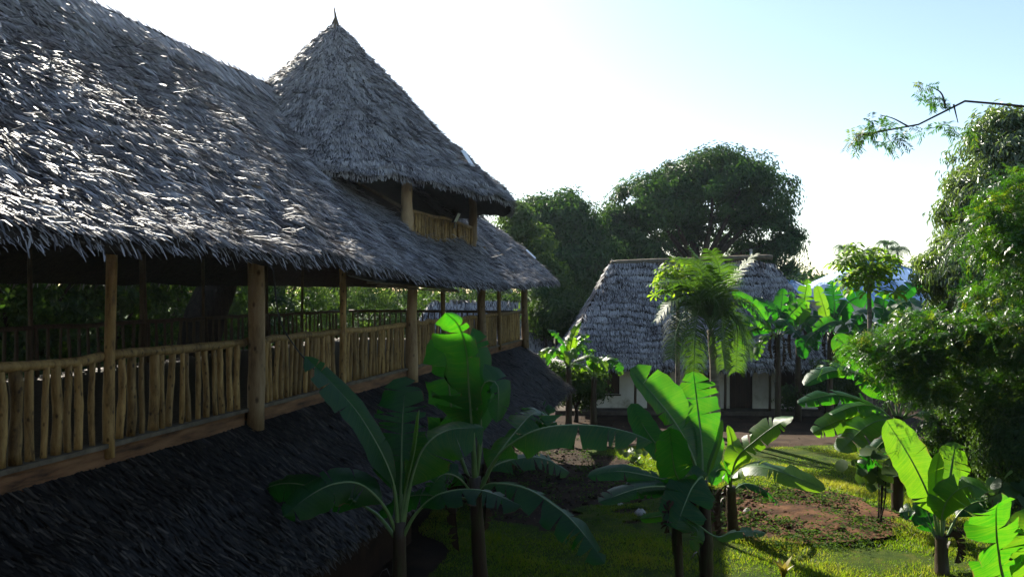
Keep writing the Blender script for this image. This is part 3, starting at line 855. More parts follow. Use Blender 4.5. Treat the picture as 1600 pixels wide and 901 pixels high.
# white walled house: local u to the right, v away from the camera
HX, HY = 1.75, 34.3
hfa, hf = frame_at(HX, HY, math.radians(-2.0))
house = thing("thatched_house", "low white-walled house with broad blue-grey hipped thatch roof behind the garden", "house", hf(6.6, 4.3, 0))
HW, HD = 13.4, 8.6
hroof = HipRoof(hfa, None, 0, HW, 0, HD, 1.6, 1.5, 2.05, 0.92, 6.75, 71, 0.06)
P, F = hroof.base(0.3, 0.07)
ho = solid(part("roof", P, F, M_UNDER, house, smooth=True), .15)
front = lambda u, v: (v < 4.6)
V, F, T = join_np([hroof.scatter(85000, r3, (.20, .36), (.026, .048), .05, .24, front, None, False),
                   hroof.scatter(6000, r3, (.4, .7), (.06, .1), .03, .3, lambda u, v: v >= 4.6, None, False),
                   hroof.fringe(3500, r3, (.18, .4), (.025, .05))])
part("thatch", V, F, M_THATCH, ho, tint=T, kind="stuff")
uu = np.linspace(2.85, HW - 2.85, 24)
rz = hroof.z_of(uu, np.full(24, HD / 2), False) + .04 + np.interp(uu, [2.8, 10.6], [-.12, .16])
V, F = tube(hfa(uu, np.full(24, HD / 2), rz), .12, 8, True, .08, r3)
part("ridge_cap", V, F, M_SILL, ho, smooth=True)
# walls with real openings: piers, lintel band and sills between them
WV = 1.0
wins = [(1.55, 2.95, 'w'), (4.15, 5.15, 'd'), (6.3, 7.1, 'w'), (7.75, 8.75, 'd'), (9.9, 11.1, 'w'), (11.7, 12.45, 'd')]
wl, wr = 0.75, HW - .7
xs = wl
pieces = MB()
for a, b, k in wins:
    pieces.box(hf, (xs, WV, .18), (a, WV + .25, 2.35)); xs = b
    pieces.box(hf, (a, WV + .002, 2.02), (b, WV + .248, 2.348))
    if k == 'w': pieces.box(hf, (a, WV + .002, .18), (b, WV + .248, .78))
pieces.box(hf, (xs, WV, .18), (wr, WV + .25, 2.35))
pieces.out("front_wall", M_PLASTER, house)
MB().box(hf, (wl, WV + .26, .18), (wl + .25, HD - 1, 2.35)).box(hf, (wr - .25, WV + .26, .18), (wr, HD - 1, 2.35)).box(hf, (wl + .26, HD - 1.25, .18), (wr - .26, HD - 1, 2.35)).out("side_walls", M_PLASTER, house)
MB().box(hf, (wl + .26, WV + .9, .18), (wr - .26, WV + 1.0, 2.35)).out("inner_partition", M_DARKWOOD, house)
for a, b, k in wins:
    z0 = .78 if k == 'w' else .18
    fr = MB()
    for q in ((a, a + .07), (b - .07, b)): fr.box(hf, (q[0] + .003, WV + .08, z0 + .003), (q[1] - .003, WV + .17, 2.017))
    fr.box(hf, (a + .07, WV + .082, 1.94), (b - .07, WV + .168, 2.015))
    nm = "window" if k == 'w' else "door"
    wo_ = fr.out(nm, M_DARKWOOD, house)
    m = (a + b) / 2
    if k == 'w':
        for q0, q1 in ((a + .075, m - .01), (m + .01, b - .075)):
            sh = MB().box(hf, (q0, WV + .11, z0 + .05), (q1, WV + .14, 1.93)).out("shutter", M_DARKWOOD, wo_)
        MB().box(hf, (a - .05, WV - .05, z0 - .06), (b + .05, WV + .06, z0 - .002)).out("sill", M_DARKWOOD, wo_)
    else:
        for q in range(4):
            x0 = a + .08 + (b - a - .16) * q / 4; x1 = a + .08 + (b - a - .16) * (q + 1) / 4 - .008
            MB().box(hf, (x0, WV + .12, .2), (x1, WV + .15, 1.93)).out("plank", M_DARKWOOD, wo_)
MB().box(hf, (.1, .1, 0.0), (HW - .1, HD - .5, .178)).out("plinth", M_STEP, house)
for x in (1.2, 3.55, 5.7, 7.4, 9.3, 11.4):
    part("veranda_post", *tube([hf(x, .35, .17), hf(x + .02, .36, 1.2), hf(x, .35, 2.1)], [.06, .055, .05], 8), M_POLE_DARK, house, smooth=True)

# thatched hut behind the pavilion's far end
kfa, kf = frame_at(-6.2, 40.0, math.radians(4))
hut = thing("thatched_hut", "small thatched hut roof showing behind the far end of the balcony", "hut", kf(4.6, 3.4, 0))
kroof = HipRoof(kfa, None, 0, 9.1, 0, 6.6, 1.2, 1.6, 1.75, 0.80, 4.75, 81, .05)
P, F = kroof.base(.35, .07)
ko = solid(part("roof", P, F, M_UNDER, hut, smooth=True), .15)
V, F, T = join_np([kroof.scatter(26000, r3, (.3, .5), (.05, .08), .03, .22, None, None, False), kroof.fringe(1500, r3, (.2, .4), (.03, .06))])
part("thatch", V, F, M_THATCH, ko, tint=T, kind="stuff")
MB().box(kf, (.8, .8, 0), (8.3, 5.8, 1.95)).out("wall", M_PLASTER, hut)

# pale blue iron roof far right
def iron_house(name, label, cx, cy, hw, hd, ze, zt, ridge, ang, mat, ribs):
    fa, f1 = frame_at(cx, cy, ang)
    t = thing(name, label, "house", f1(0, 0, 0))
    r_ = ridge / 2
    C = [(-hw, -hd), (hw, -hd), (hw, hd), (-hw, hd)]
    R0, R1 = f1(-r_, 0, zt), f1(r_, 0, zt)
    c = [f1(x, y, ze) for x, y in C]
    dn = np.array([0, 0, .12])
    ro = MB().poly(c + [R0, R1] + [q - dn for q in c], [(0, 1, 5, 4), (1, 2, 5), (2, 3, 4, 5), (3, 0, 4), (0, 6, 7, 1), (1, 7, 8, 2), (2, 8, 9, 3), (3, 9, 6, 0), (6, 9, 8, 7)]).out("roof", mat, t)
    sm = MB()
    for k in range(1, ribs):
        x = -hw + 2 * hw * k / ribs
        tt = 1.0 if abs(x) <= r_ else (hw - abs(x)) / (hw - r_)
        sm.tube([f1(x, -hd, ze + .02), f1(x, -hd + hd * tt, ze + (zt - ze) * tt + .02)], .035, 5)
    sm.out("sheet_seams", mat, ro)
    for a, b in ((c[0], R0), (c[1], R1), (R0, R1)):
        MB().tube([a + (0, 0, .03), b + (0, 0, .03)], .07, 6).out("hip_cap", mat, ro)
    MB().box(f1, (-hw + .6, -hd + .6, 0), (hw - .6, hd - .6, ze - .13)).out("wall", M_PLASTER, t)
    return t
iron_house("iron_roofed_house", "large house with pale blue metal roof behind the banana plants", 23.9, 53, 4.6, 5.0, 4.75, 7.45, 1.2, math.radians(6), M_METALROOF, 9)
iron_house("iron_roofed_shed", "far shed with blue sheet roof and rusty edge beyond the thatched house", 18.6, 56.0, 1.9, 2.6, 4.9, 6.0, 2.4, math.radians(10), M_METALROOF, 4)
# curved grey canopy behind the house ridge and a white pole
cn = thing("arched_canopy", "curved grey canopy hood peeking over the thatched house ridge", "canopy", (12.8, 50.5, 0))
A = np.linspace(math.radians(20), math.radians(165), 12)
pts = [np.array([12.6 + 1.35 * math.cos(a), 50.0, 5.9 + 1.25 * math.sin(a)]) for a in A]
V = [p + np.array([0, d, 0]) for d in (0, 1.6) for p in pts]
F = [(k, k + 1, 12 + k + 1, 12 + k) for k in range(11)]
solid(part("hood", V, F, M_STONE, cn, smooth=True), .10)
for x in (11.35, 13.85):
    part("support", *tube([(x, 50.8, 0), (x, 50.8, 6.3)], .09, 8), M_STONE, cn, smooth=True)
wp = thing("slim_pole", "slim pale pole standing behind the right end of the house ridge", "pole", (14.4, 48.2, 0))
part("shaft", *tube([(14.4, 48.2, 0), (14.4, 48.2, 7.75)], .08, 10), M_STONE, wp, smooth=True)
part("cap", *tube([(14.4, 48.2, 7.75), (14.4, 48.2, 7.84)], [.11, .08], 10), M_STONE, wp, smooth=True)

# ------------------------------------------------------------------ banana plants
def blade_width(t):
    w = np.where(t < 0.22, 1 - (1 - t / 0.22) ** 2, 1.0)
    return np.where(t > 0.58, np.sqrt(np.clip(1 - ((t - 0.58) / 0.42) ** 2, 0, 1)), w)

def banana_leaf(parent, pts, wl, wr, roll=0.0, fold=0.25, droop=0.25, tears=5, pet=0.18, tint=0.5, seed=0, face=None, n=30, gap=0.05, wave=0.02, mat=None, name="leaf"):
    rg = np.random.default_rng(seed + 1000)
    wl, wr = wl * .9, wr * .9
    if tears: tears += 2
    C = spline(pts, n)
    Lg = np.linalg.norm(np.diff(C, axis=0), axis=1).sum()
    T = unit(np.gradient(C, axis=0))
    fc = unit(np.array([0, -0.75, 0.65]) if face is None else np.array(face, float))
    S = np.cross(T, fc); S = unit(S + 1e-4)
    for i in range(1, n):
        if np.dot(S[i], S[i - 1]) < 0: S[i] = -S[i]
    # S points to the right of the blade as seen from its face
    N = unit(np.cross(S, T))
    c, s_ = math.cos(roll), math.sin(roll)
    S, N = S * c + N * s_, N * c - S * s_
    i0 = max(1, int(round(pet * (n - 1))))
    V = []; F = []; UV = []
    J = 4
    for side, w0 in ((-1, wl), (1, wr)):
        if w0 <= 0: continue
        cuts = sorted(set(rg.choice(np.arange(i0 + 3, n - 2), min(tears, n - i0 - 6), replace=False))) if tears else []
        bounds = [i0] + list(cuts) + [n - 1]
        for a, b in zip(bounds[:-1], bounds[1:]):
            da = rg.normal(0, 0.20 if tears else 0.04); base = len(V); ga, gb = gap * .5 * rg.lognormal(-.3, .9, 2)
            for i in range(a, b + 1):
                t = (i - i0) / (n - 1 - i0)
                w = w0 * float(blade_width(np.array(t))) * (1 + .04 * math.sin(i * 1.7 + seed))
                if t == 0: w = w0 * .06
                p = C[i] + N[i] * .004
                for j in range(J):
                    if j:
                        ang = fold - (droop * (j - 1)) + da * j * .5 + wave * 3 * math.sin(i * .9 + seed * 1.3 + side) * j / 3
                        step = w / (J - 1)
                        p = p + step * (side * S[i] * math.cos(ang) + N[i] * math.sin(ang)) + T[i] * step * .16
                    q = p.copy()
                    sh = (j / (J - 1)) ** 1.6
                    if i == a and a != i0: q = q + T[i] * ga * sh
                    if i == b and b != n - 1: q = q - T[i] * gb * sh
                    V.append(q); UV.append((side * j / (J - 1) * .5 + .5, t * Lg / 1.6 + .05 * j))
            for i in range(b - a):
                for j in range(J - 1):
                    k = base + i * J + j
                    q4 = (k, k + 1, k + J + 1, k + J)
                    F.append(q4 if side > 0 else q4[::-1])
    V = np.array(V)
    leaf = part(name, V, np.array(F), mat or M_BANANA, parent, smooth=True, tint=np.full(len(V), tint), uv=np.array(UV))
    sc = max(wl, wr, .15)
    rad = np.interp(np.linspace(0, 1, n), [0, pet, 1], [.065 * sc + .012, .045 * sc + .008, .005])
    mv, mf = tube(C - N * rad[:, None] * .45, rad, 7)
    part("midrib", mv, mf, M_RIB if mat is None else mat, leaf, smooth=True)
    return leaf

def stem(parent, base, top, r0, r1_, seed=0, name="pseudostem"):
    rg = np.random.default_rng(seed)
    P = spline([base, (np.asarray(base) * .5 + np.asarray(top) * .5) + rg.normal(0, .02, 3), top], 12)
    r0, r1_ = r0 * 1.0, r1_ * 1.05
    rad = np.linspace(r0, r1_, 12) * (1 + rg.normal(0, .04, 12))
    V, F = tube(P, rad, 11, True, .05, rg)
    o = part(name, V, F, M_STEM, parent, smooth=True)
    for k in range(3):   # old leaf sheaths peeling off the stem
        h = rg.uniform(.35, .95); i = int(h * 11); a = rg.uniform(0, 6.28)
        d = np.array([math.cos(a), math.sin(a), 0])
        s = P[i] + d * rad[i]
        pts = spline([s - (0, 0, .25), s + d * .03, s + d * .09 + (0, 0, .10), s + d * .16 + (0, 0, -.02)], 7)
        w = np.cross(d, [0, 0, 1]) * .05
        V = np.array([q + w * e * (1 - i_ / 8) for i_, q in enumerate(pts) for e in (-1, 1)])
        part("old_sheath", V, np.array([(2 * q, 2 * q + 1, 2 * q + 3, 2 * q + 2) for q in range(6)]), M_STEM, o, smooth=True)
    return o

def dead_leaves(parent, top, seed, n=2, ln=1.0):
    rg = np.random.default_rng(seed + 5000); top = np.asarray(top, float)
    for k in range(n):
        a = rg.uniform(0, 6.28); d = np.array([math.cos(a), math.sin(a), 0]); l = ln * rg.uniform(.7, 1.2)
        pts = [top + (0, 0, -.08), top + d * .22 + (0, 0, .02), top + d * .30 + (0, 0, -l * .4), top + d * .24 + (0, 0, -l)]
        banana_leaf(parent, pts, .16, .16, 0, -.9, .3, 5, .2, rg.uniform(.1, .7), seed * 7 + k, face=unit(d + (0, 0, .4)), n=16, gap=.06, mat=M_DEADLEAF, name="dead_leaf")

def ground_below(px, Y): return np.array([(px - 800.0) / F_PX * Y, Y, 0.0])

def L(px, *depth):
    """pixel list -> 3-D points; depth runs from first to last value"""
    d = np.interp(np.linspace(0, 1, len(px)), np.linspace(0, 1, len(depth)), depth)
    return [at(x, y, z) for (x, y), z in zip(px, d)]

# --- the dark plant nearest the skirt roof
A = thing("banana_plant", "shaded banana plant nearest the lower thatch with long slanting blue-green leaf", "banana plant", ground_below(622, 10), "banana plants")
stem(A, ground_below(622, 10), at(624, 815, 10), .12, .075, 1)
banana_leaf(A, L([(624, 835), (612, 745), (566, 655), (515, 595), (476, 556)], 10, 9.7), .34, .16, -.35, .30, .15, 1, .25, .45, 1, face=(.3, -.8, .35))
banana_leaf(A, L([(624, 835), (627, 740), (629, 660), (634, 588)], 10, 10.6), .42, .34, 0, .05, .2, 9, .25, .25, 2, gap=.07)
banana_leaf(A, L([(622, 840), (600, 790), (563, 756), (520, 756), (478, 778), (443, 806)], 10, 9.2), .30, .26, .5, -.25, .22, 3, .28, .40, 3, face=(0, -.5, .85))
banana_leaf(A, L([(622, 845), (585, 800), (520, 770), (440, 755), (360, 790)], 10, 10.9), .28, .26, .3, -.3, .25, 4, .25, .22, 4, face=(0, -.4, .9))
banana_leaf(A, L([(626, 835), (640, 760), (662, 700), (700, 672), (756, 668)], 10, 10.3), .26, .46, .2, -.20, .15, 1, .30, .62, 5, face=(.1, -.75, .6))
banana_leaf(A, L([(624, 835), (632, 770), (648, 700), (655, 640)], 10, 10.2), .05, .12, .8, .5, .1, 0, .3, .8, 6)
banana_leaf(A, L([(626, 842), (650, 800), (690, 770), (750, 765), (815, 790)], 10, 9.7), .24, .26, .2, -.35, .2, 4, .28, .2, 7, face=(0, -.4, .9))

# --- the tall one beside it with the upright backlit leaf
B = thing("banana_plant", "tall banana plant with bright upright leaf in front of the balcony railing", "banana plant", ground_below(757, 11.5), "banana plants")
stem(B, ground_below(757, 11.5), at(742, 745, 11.4), .13, .08, 2)
banana_leaf(B, L([(742, 770), (738, 680), (733, 610), (729, 550), (716, 508), (696, 488)], 11.4, 10.9), .62, .20, .15, .10, .38, 2, .30, .55, 11, face=(-.25, -.9, .2), gap=.10)
banana_leaf(B, L([(742, 775), (716, 700), (704, 625), (698, 560), (690, 520)], 11.5, 11.6), .42, .36, 0, -.1, .25, 3, .35, .48, 12, face=(-.1, -.95, .1), gap=.12)
banana_leaf(B, L([(743, 765), (752, 690), (750, 625), (747, 560), (738, 512)], 11.5, 11.9), .10, .26, -.2, .1, .2, 3, .35, .42, 13, face=(.1, -.9, .1))
banana_leaf(B, L([(743, 770), (748, 700), (745, 640), (757, 598), (778, 603), (776, 660)], 11.5, 11.0), .34, .20, .3, -.25, .2, 2, .4, .45, 14, face=(.2, -.9, .3))
banana_leaf(B, L([(746, 770), (775, 715), (815, 682), (860, 666), (925, 664), (980, 674), (1019, 690)], 11.4, 10.6), .14, .42, .45, -.55, .12, 3, .20, .62, 15, face=(0, -.55, .85))
banana_leaf(B, L([(744, 775), (765, 755), (820, 762), (870, 792), (905, 825), (945, 880)], 11.4, 10.2), .30, .36, .2, -.35, .25, 7, .12, .40, 16, face=(.1, -.5, .85), gap=.09)
banana_leaf(B, L([(744, 770), (770, 730), (810, 716), (850, 716), (890, 738)], 11.4, 11.9), .22, .26, .2, -.25, .2, 7, .2, .55, 17, face=(0, -.6, .8), gap=.07)
banana_leaf(B, L([(744, 772), (770, 722), (805, 675), (835, 645), (862, 652)], 11.5, 12.6), .40, .36, .1, -.12, .22, 9, .22, .58, 18, face=(-.1, -.7, .7), gap=.09)
banana_leaf(B, L([(742, 775), (715, 745), (690, 742), (668, 770)], 11.4, 11.0), .22, .22, .2, -.3, .3, 3, .25, .45, 19)
banana_leaf(B, L([(742, 780), (700, 775), (640, 775), (590, 800)], 11.4, 12.2), .24, .24, .3, -.3, .3, 5, .2, .25, 20, face=(0, -.5, .85))

# --- centre pair
C_ = thing("banana_plant", "sunlit banana plant in the middle of the garden with tall paddle leaves", "banana plant", ground_below(1098, 13), "banana plants")
stem(C_, ground_below(1100, 13), at(1098, 750, 13), .13, .075, 3)
banana_leaf(C_, L([(1098, 770), (1082, 712), (1055, 660), (1022, 618), (984, 576)], 13, 13.2), .20, .52, -.25, .12, .2, 1, .22, .62, 21, face=(.15, -.9, .3), gap=.12)
banana_leaf(C_, L([(1098, 765), (1097, 700), (1090, 640), (1083, 580)], 13, 13.6), .36, .46, 0, .06, .12, 2, .10, .58, 22, face=(.1, -.95, .1), gap=.06)
banana_leaf(C_, L([(1094, 768), (1055, 725), (1015, 680), (986, 630)], 13, 13.9), .24, .26, 0, .05, .1, 0, .30, .50, 23, face=(.1, -.9, .3))
banana_leaf(C_, L([(1096, 775), (1075, 765), (1055, 735), (1046, 668)], 13, 12.6), .30, .32, .1, .08, .1, 1, .15, .50, 24, face=(-.1, -.95, .1))
banana_leaf(C_, L([(1098, 760), (1097, 744), (1082, 760), (1068, 792), (1056, 826)], 13, 12.2), .44, .42, 0, -.12, .14, 4, .10, .55, 25, face=(-.1, -.75, .65), gap=.03)
banana_leaf(C_, L([(1094, 768), (1060, 755), (1010, 742), (965, 736), (918, 744)], 13, 12.6), .17, .20, .3, -.2, .2, 2, .25, .48, 26, face=(0, -.5, .85))
banana_leaf(C_, L([(1094, 772), (1050, 760), (1000, 762), (935, 784)], 13, 12.2), .16, .30, .1, -.3, .25, 2, .25, .35, 27, face=(0, -.6, .8))
banana_leaf(C_, L([(1098, 770), (1112, 720), (1122, 690), (1128, 655)], 13, 13.4), .05, .09, .4, .6, .2, 0, .2, .9, 28)
banana_leaf(C_, L([(1096, 766), (1085, 715), (1072, 690), (1068, 655)], 13, 13.9), .20, .20, .2, .1, .1, 1, .2, .75, 29)

C2 = thing("banana_plant", "slender red-stemmed banana sucker just left of the central banana plant", "banana plant", ground_below(1066, 12.6), "banana plants")
stem(C2, ground_below(1066, 12.6), at(1058, 790, 12.6), .085, .055, 4)
banana_leaf(C2, L([(1058, 800), (1072, 815), (1090, 830), (1084, 860)], 12.6, 12.3), .13, .13, .2, .0, .2, 1, .2, .7, 31)
banana_leaf(C2, L([(1058, 798), (1040, 770), (1005, 765), (965, 778)], 12.6, 12.9), .15, .15, .2, -.2, .2, 2, .25, .35, 32)
banana_leaf(C2, L([(1060, 800), (1085, 815), (1120, 838), (1150, 830), (1197, 832)], 12.6, 12.2), .13, .14, .3, -.2, .1, 1, .45, .8, 33, face=(0, -.5, .85))
banana_leaf(C2, L([(1058, 800), (1035, 805), (1000, 810)], 12.6, 13.0), .10, .10, .2, -.2, .1, 0, .35, .6, 34)

D_ = thing("banana_plant", "banana plant at the soil bed edge with two pale lit leaves arching right", "banana plant", ground_below(1146, 17.4), "banana plants")
stem(D_, ground_below(1146, 17.4), at(1142, 760, 17.0), .13, .09, 5)
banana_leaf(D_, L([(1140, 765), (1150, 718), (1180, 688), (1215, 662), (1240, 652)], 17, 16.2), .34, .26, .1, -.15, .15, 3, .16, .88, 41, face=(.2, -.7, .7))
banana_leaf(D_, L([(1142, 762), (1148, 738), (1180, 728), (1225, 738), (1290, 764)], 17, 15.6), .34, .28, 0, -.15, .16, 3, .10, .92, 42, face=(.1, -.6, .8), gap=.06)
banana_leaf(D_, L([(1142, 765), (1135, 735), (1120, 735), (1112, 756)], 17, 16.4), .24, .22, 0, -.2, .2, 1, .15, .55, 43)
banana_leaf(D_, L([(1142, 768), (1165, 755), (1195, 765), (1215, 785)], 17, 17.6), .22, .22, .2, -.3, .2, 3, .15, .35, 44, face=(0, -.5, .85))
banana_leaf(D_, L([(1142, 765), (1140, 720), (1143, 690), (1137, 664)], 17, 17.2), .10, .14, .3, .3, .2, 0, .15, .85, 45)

# --- young one on the right
E = thing("banana_plant", "young banana plant on the lit lawn with wide yellow-green leaves", "banana plant", ground_below(1472, 14.9), "banana plants")
stem(E, ground_below(1472, 14.9), at(1470, 835, 14.9), .13, .09, 6)
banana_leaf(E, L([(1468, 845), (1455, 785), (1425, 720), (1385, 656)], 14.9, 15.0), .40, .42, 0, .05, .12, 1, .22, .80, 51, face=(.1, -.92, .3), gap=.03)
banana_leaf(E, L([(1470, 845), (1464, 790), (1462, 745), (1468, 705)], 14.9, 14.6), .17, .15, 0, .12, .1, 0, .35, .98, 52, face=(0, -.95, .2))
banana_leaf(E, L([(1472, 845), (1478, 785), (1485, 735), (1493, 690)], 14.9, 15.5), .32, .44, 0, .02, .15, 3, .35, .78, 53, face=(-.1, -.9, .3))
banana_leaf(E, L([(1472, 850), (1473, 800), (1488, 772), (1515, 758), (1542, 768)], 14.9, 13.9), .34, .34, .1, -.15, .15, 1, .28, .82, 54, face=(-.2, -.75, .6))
banana_leaf(E, L([(1474, 850), (1500, 800), (1535, 782), (1580, 795)], 14.9, 15.2), .30, .30, .2, -.2, .2, 2, .3, .3, 55, face=(0, -.5, .85))
banana_leaf(E, L([(1468, 850), (1450, 820), (1432, 798), (1405, 800)], 14.9, 15.4), .24, .24, .1, -.15, .2, 2, .25, .3, 56)
banana_leaf(E, L([(1468, 850), (1450, 805), (1442, 780), (1436, 755)], 14.9, 15.6), .22, .22, .1, .1, .2, 2, .3, .3, 57)

Fp = thing("banana_plant", "banana plant in the lower right corner showing one broad half-shaded leaf", "banana plant", ground_below(1580, 11.4), "banana plants")
stem(Fp, ground_below(1590, 11.4), at(1590, 930, 11.4), .12, .08, 7)
banana_leaf(Fp, L([(1588, 950), (1568, 905), (1558, 850), (1556, 800), (1560, 785)], 11.4, 10.8), .44, .48, 0, .02, .12, 4, .2, .60, 61, face=(-.1, -.85, .5), gap=.05)
banana_leaf(Fp, L([(1590, 950), (1605, 880), (1612, 835), (1635, 800)], 11.4, 11.0), .36, .36, 0, -.1, .15, 2, .25, .8, 62)
banana_leaf(Fp, L([(1590, 950), (1570, 935), (1540, 960)], 11.4, 10.8), .3, .3, 0, -.2, .15, 2, .25, .5, 63)

# --- clump on the right below the neem foliage
G = thing("banana_plant", "spreading banana plant below the neem foliage with stacked arching leaves", "banana plant", ground_below(1402, 19), "banana plants")
stem(G, ground_below(1402, 19), at(1404, 650, 19), .15, .10, 8)
banana_leaf(G, L([(1404, 660), (1375, 606), (1335, 582), (1295, 580), (1256, 602)], 19, 18.2), .20, .44, .2, -.3, .2, 4, .16, .55, 71, face=(0, -.6, .8))
banana_leaf(G, L([(1404, 660), (1360, 632), (1320, 618), (1290, 618), (1246, 630)], 19, 18.0), .26, .30, .1, -.25, .2, 5, .18, .5, 72, face=(0, -.6, .8))
banana_leaf(G, L([(1404, 662), (1370, 636), (1335, 634), (1300, 648)], 19, 17.6), .32, .36, .1, -.2, .2, 4, .15, .7, 73, face=(0, -.6, .8))
banana_leaf(G, L([(1404, 664), (1360, 655), (1315, 655), (1270, 676)], 19, 17.5), .34, .34, .1, -.2, .2, 4, .15, .75, 74, face=(0, -.65, .75))
banana_leaf(G, L([(1404, 664), (1385, 654), (1350, 668), (1312, 706)], 19, 17.2), .36, .42, .1, -.2, .2, 3, .12, .80, 75, face=(-.1, -.7, .7))
banana_leaf(G, L([(1404, 655), (1375, 610), (1340, 565), (1305, 522)], 19, 19.6), .46, .40, 0, .05, .15, 2, .2, .60, 76, face=(0, -.9, .3))
banana_leaf(G, L([(1405, 655), (1415, 615), (1440, 590), (1475, 580)], 19, 19.4), .36, .36, 0, -.1, .2, 2, .2, .6, 77)
banana_leaf(G, L([(1406, 655), (1440, 645), (1475, 640), (1525, 632)], 19, 18.2), .24, .30, .2, -.2, .2, 4, .2, .75, 78, face=(0, -.6, .8))
banana_leaf(G, L([(1404, 655), (1395, 610), (1378, 570), (1370, 540)], 19, 19.8), .36, .30, 0, .05, .2, 2, .2, .7, 79, face=(0, -.9, .3))
banana_leaf(G, L([(1404, 668), (1392, 680), (1370, 700), (1345, 735)], 19, 18.2), .30, .30, .1, -.2, .2, 5, .15, .3, 80)
fs = spline([at(1408, 655, 19), at(1435, 630, 18.6), at(1462, 632, 18.2), at(1470, 648, 18.1)], 10)
part("fruit_stalk", *tube(fs, .03, 7), M_RIB, G, smooth=True)
z = np.linspace(0, 1, 9); bl = [fs[-1] + np.array([0, 0, -.46 * q]) for q in z]
blo = part("blossom", *tube(bl, .17 * np.sin(np.pi * (z * .86 + .08)) ** .8 + .01, 10, True, .05, r3), M_BLOSSOM, G, smooth=True)
for k in range(3):
    a = k * 2.1; d = np.array([math.cos(a), math.sin(a), 0])
    q = [fs[-1] + d * .12 + (0, 0, -.05), fs[-1] + d * .22 + (0, 0, -.15), fs[-1] + d * .24 + (0, 0, -.34)]
    q = spline(q, 6); w = np.cross(d, [0, 0, 1]) * .09
    V = np.array([p + w * e * math.sin(.5 + i * .5) for i, p in enumerate(q) for e in (-1, 1)])
    part("bract", V, np.array([(2 * i, 2 * i + 1, 2 * i + 3, 2 * i + 2) for i in range(5)]), M_BLOSSOM, blo, smooth=True)

for t_, p_, s_ in ((B, at(742, 745, 11.4), 2), (C_, at(1098, 750, 13), 3), (C2, at(1058, 790, 12.6), 4), (D_, at(1142, 760, 17.0), 5), (E, at(1470, 835, 14.9), 6), (G, at(1404, 650, 19), 8)):
    dead_leaves(t_, p_, s_, 2 if s_ != 6 else 1, 1.0 if s_ not in (4, 6) else .5)

def auto_banana(label, px, Y, topy, n, leaf_len, seed, tint=.6, spread=1.0, width=.28, lean=0, amin=0, amax=6.28):
    rg = np.random.default_rng(seed)
    b = ground_below(px - lean, Y); top = at(px, topy, Y)
    t = thing("banana_plant", label, "banana plant", b, "banana plants")
    stem(t, b, top, .14, .09, seed)
    n = int(n * 1.5); leaf_len *= 1.3; width *= 1.35
    for k in range(n):
        a = amin + (amax - amin) * (k + rg.uniform(-.3, .3)) / n; up = rg.uniform(-.15, 1.0); ln = leaf_len * rg.uniform(.75, 1.1)
        d = np.array([math.cos(a), math.sin(a) * .8, 0])
        h = ln * (.3 + .65 * up); o = ln * (.85 - .55 * up) * spread
        pts = [top - (0, 0, .1), top + d * o * .2 + (0, 0, h * .5), top + d * o * .6 + (0, 0, h * .85), top + d * o + (0, 0, h * (.75 if up < .6 else 1.0) - (1 - up) * ln * .3)]
        banana_leaf(t, pts, width * rg.uniform(.8, 1.15), width * rg.uniform(.8, 1.15), rg.uniform(-.3, .3), -.15, .2, int(rg.integers(2, 7)), .2, np.clip(tint + rg.normal(0, .18), .1, 1), seed * 20 + k, face=unit(np.array([d[0] * -.3, -.5, .8])), n=20, gap=.07)
    return t
def traced(label, px, Y, topy, seed, specs, r=.14):
    t = thing("banana_plant", label, "banana plant", ground_below(px, Y), "banana plants")
    stem(t, ground_below(px, Y), at(px, topy, Y), r, r * .65, seed)
    dead_leaves(t, at(px, topy, Y), seed, 3, 1.2)
    for k, (pp, dY, wl_, wr_, tears, tnt, fc) in enumerate(specs):
        banana_leaf(t, L([(px, topy + 8)] + pp, Y, Y + dY), wl_ * 1.15, wr_ * 1.15, .1, -.15, .18, tears, .16, tnt, seed * 20 + k, face=fc, n=24, gap=.08)
    return t
UPF = (0, -.92, .3); FLT = (0, -.6, .8)
traced("banana plant by the house wall, just right of the coconut palm", 1215, 32.2, 522, 301, [
    ([(1197, 502), (1178, 477), (1143, 456)], -.6, .30, .30, 2, .55, UPF), ([(1218, 493), (1199, 474), (1172, 466)], .5, .30, .30, 6, .35, FLT), ([(1194, 504), (1173, 498), (1148, 508)], -.8, .32, .34, 6, .6, FLT),
    ([(1190, 512), (1165, 520), (1146, 546)], -.4, .30, .30, 6, .3, FLT), ([(1213, 503), (1224, 499), (1240, 520)], -1.4, .36, .36, 2, .35, FLT), ([(1232, 494), (1258, 468)], .4, .32, .30, 3, .6, UPF),
    ([(1196, 526), (1186, 545), (1180, 562)], -.9, .20, .20, 6, .75, FLT), ([(1220, 480), (1224, 450)], .6, .30, .30, 2, .5, UPF), ([(1235, 515), (1252, 530), (1258, 560)], -.6, .28, .28, 6, .25, FLT)])
traced("banana plant by the house's right wall with an upright bright leaf", 1247, 32.8, 515, 302, [
    ([(1252, 488), (1258, 460), (1262, 436)], .3, .34, .36, 2, .75, UPF), ([(1228, 490), (1205, 482), (1185, 492)], -.5, .30, .30, 5, .5, FLT), ([(1270, 495), (1290, 500), (1302, 525)], -.6, .30, .30, 5, .35, FLT),
    ([(1238, 495), (1222, 478), (1200, 470)], .6, .30, .30, 4, .45, FLT), ([(1258, 505), (1272, 520), (1276, 548)], -.8, .26, .26, 6, .25, FLT), ([(1240, 480), (1236, 455)], .8, .28, .28, 1, .55, UPF)])
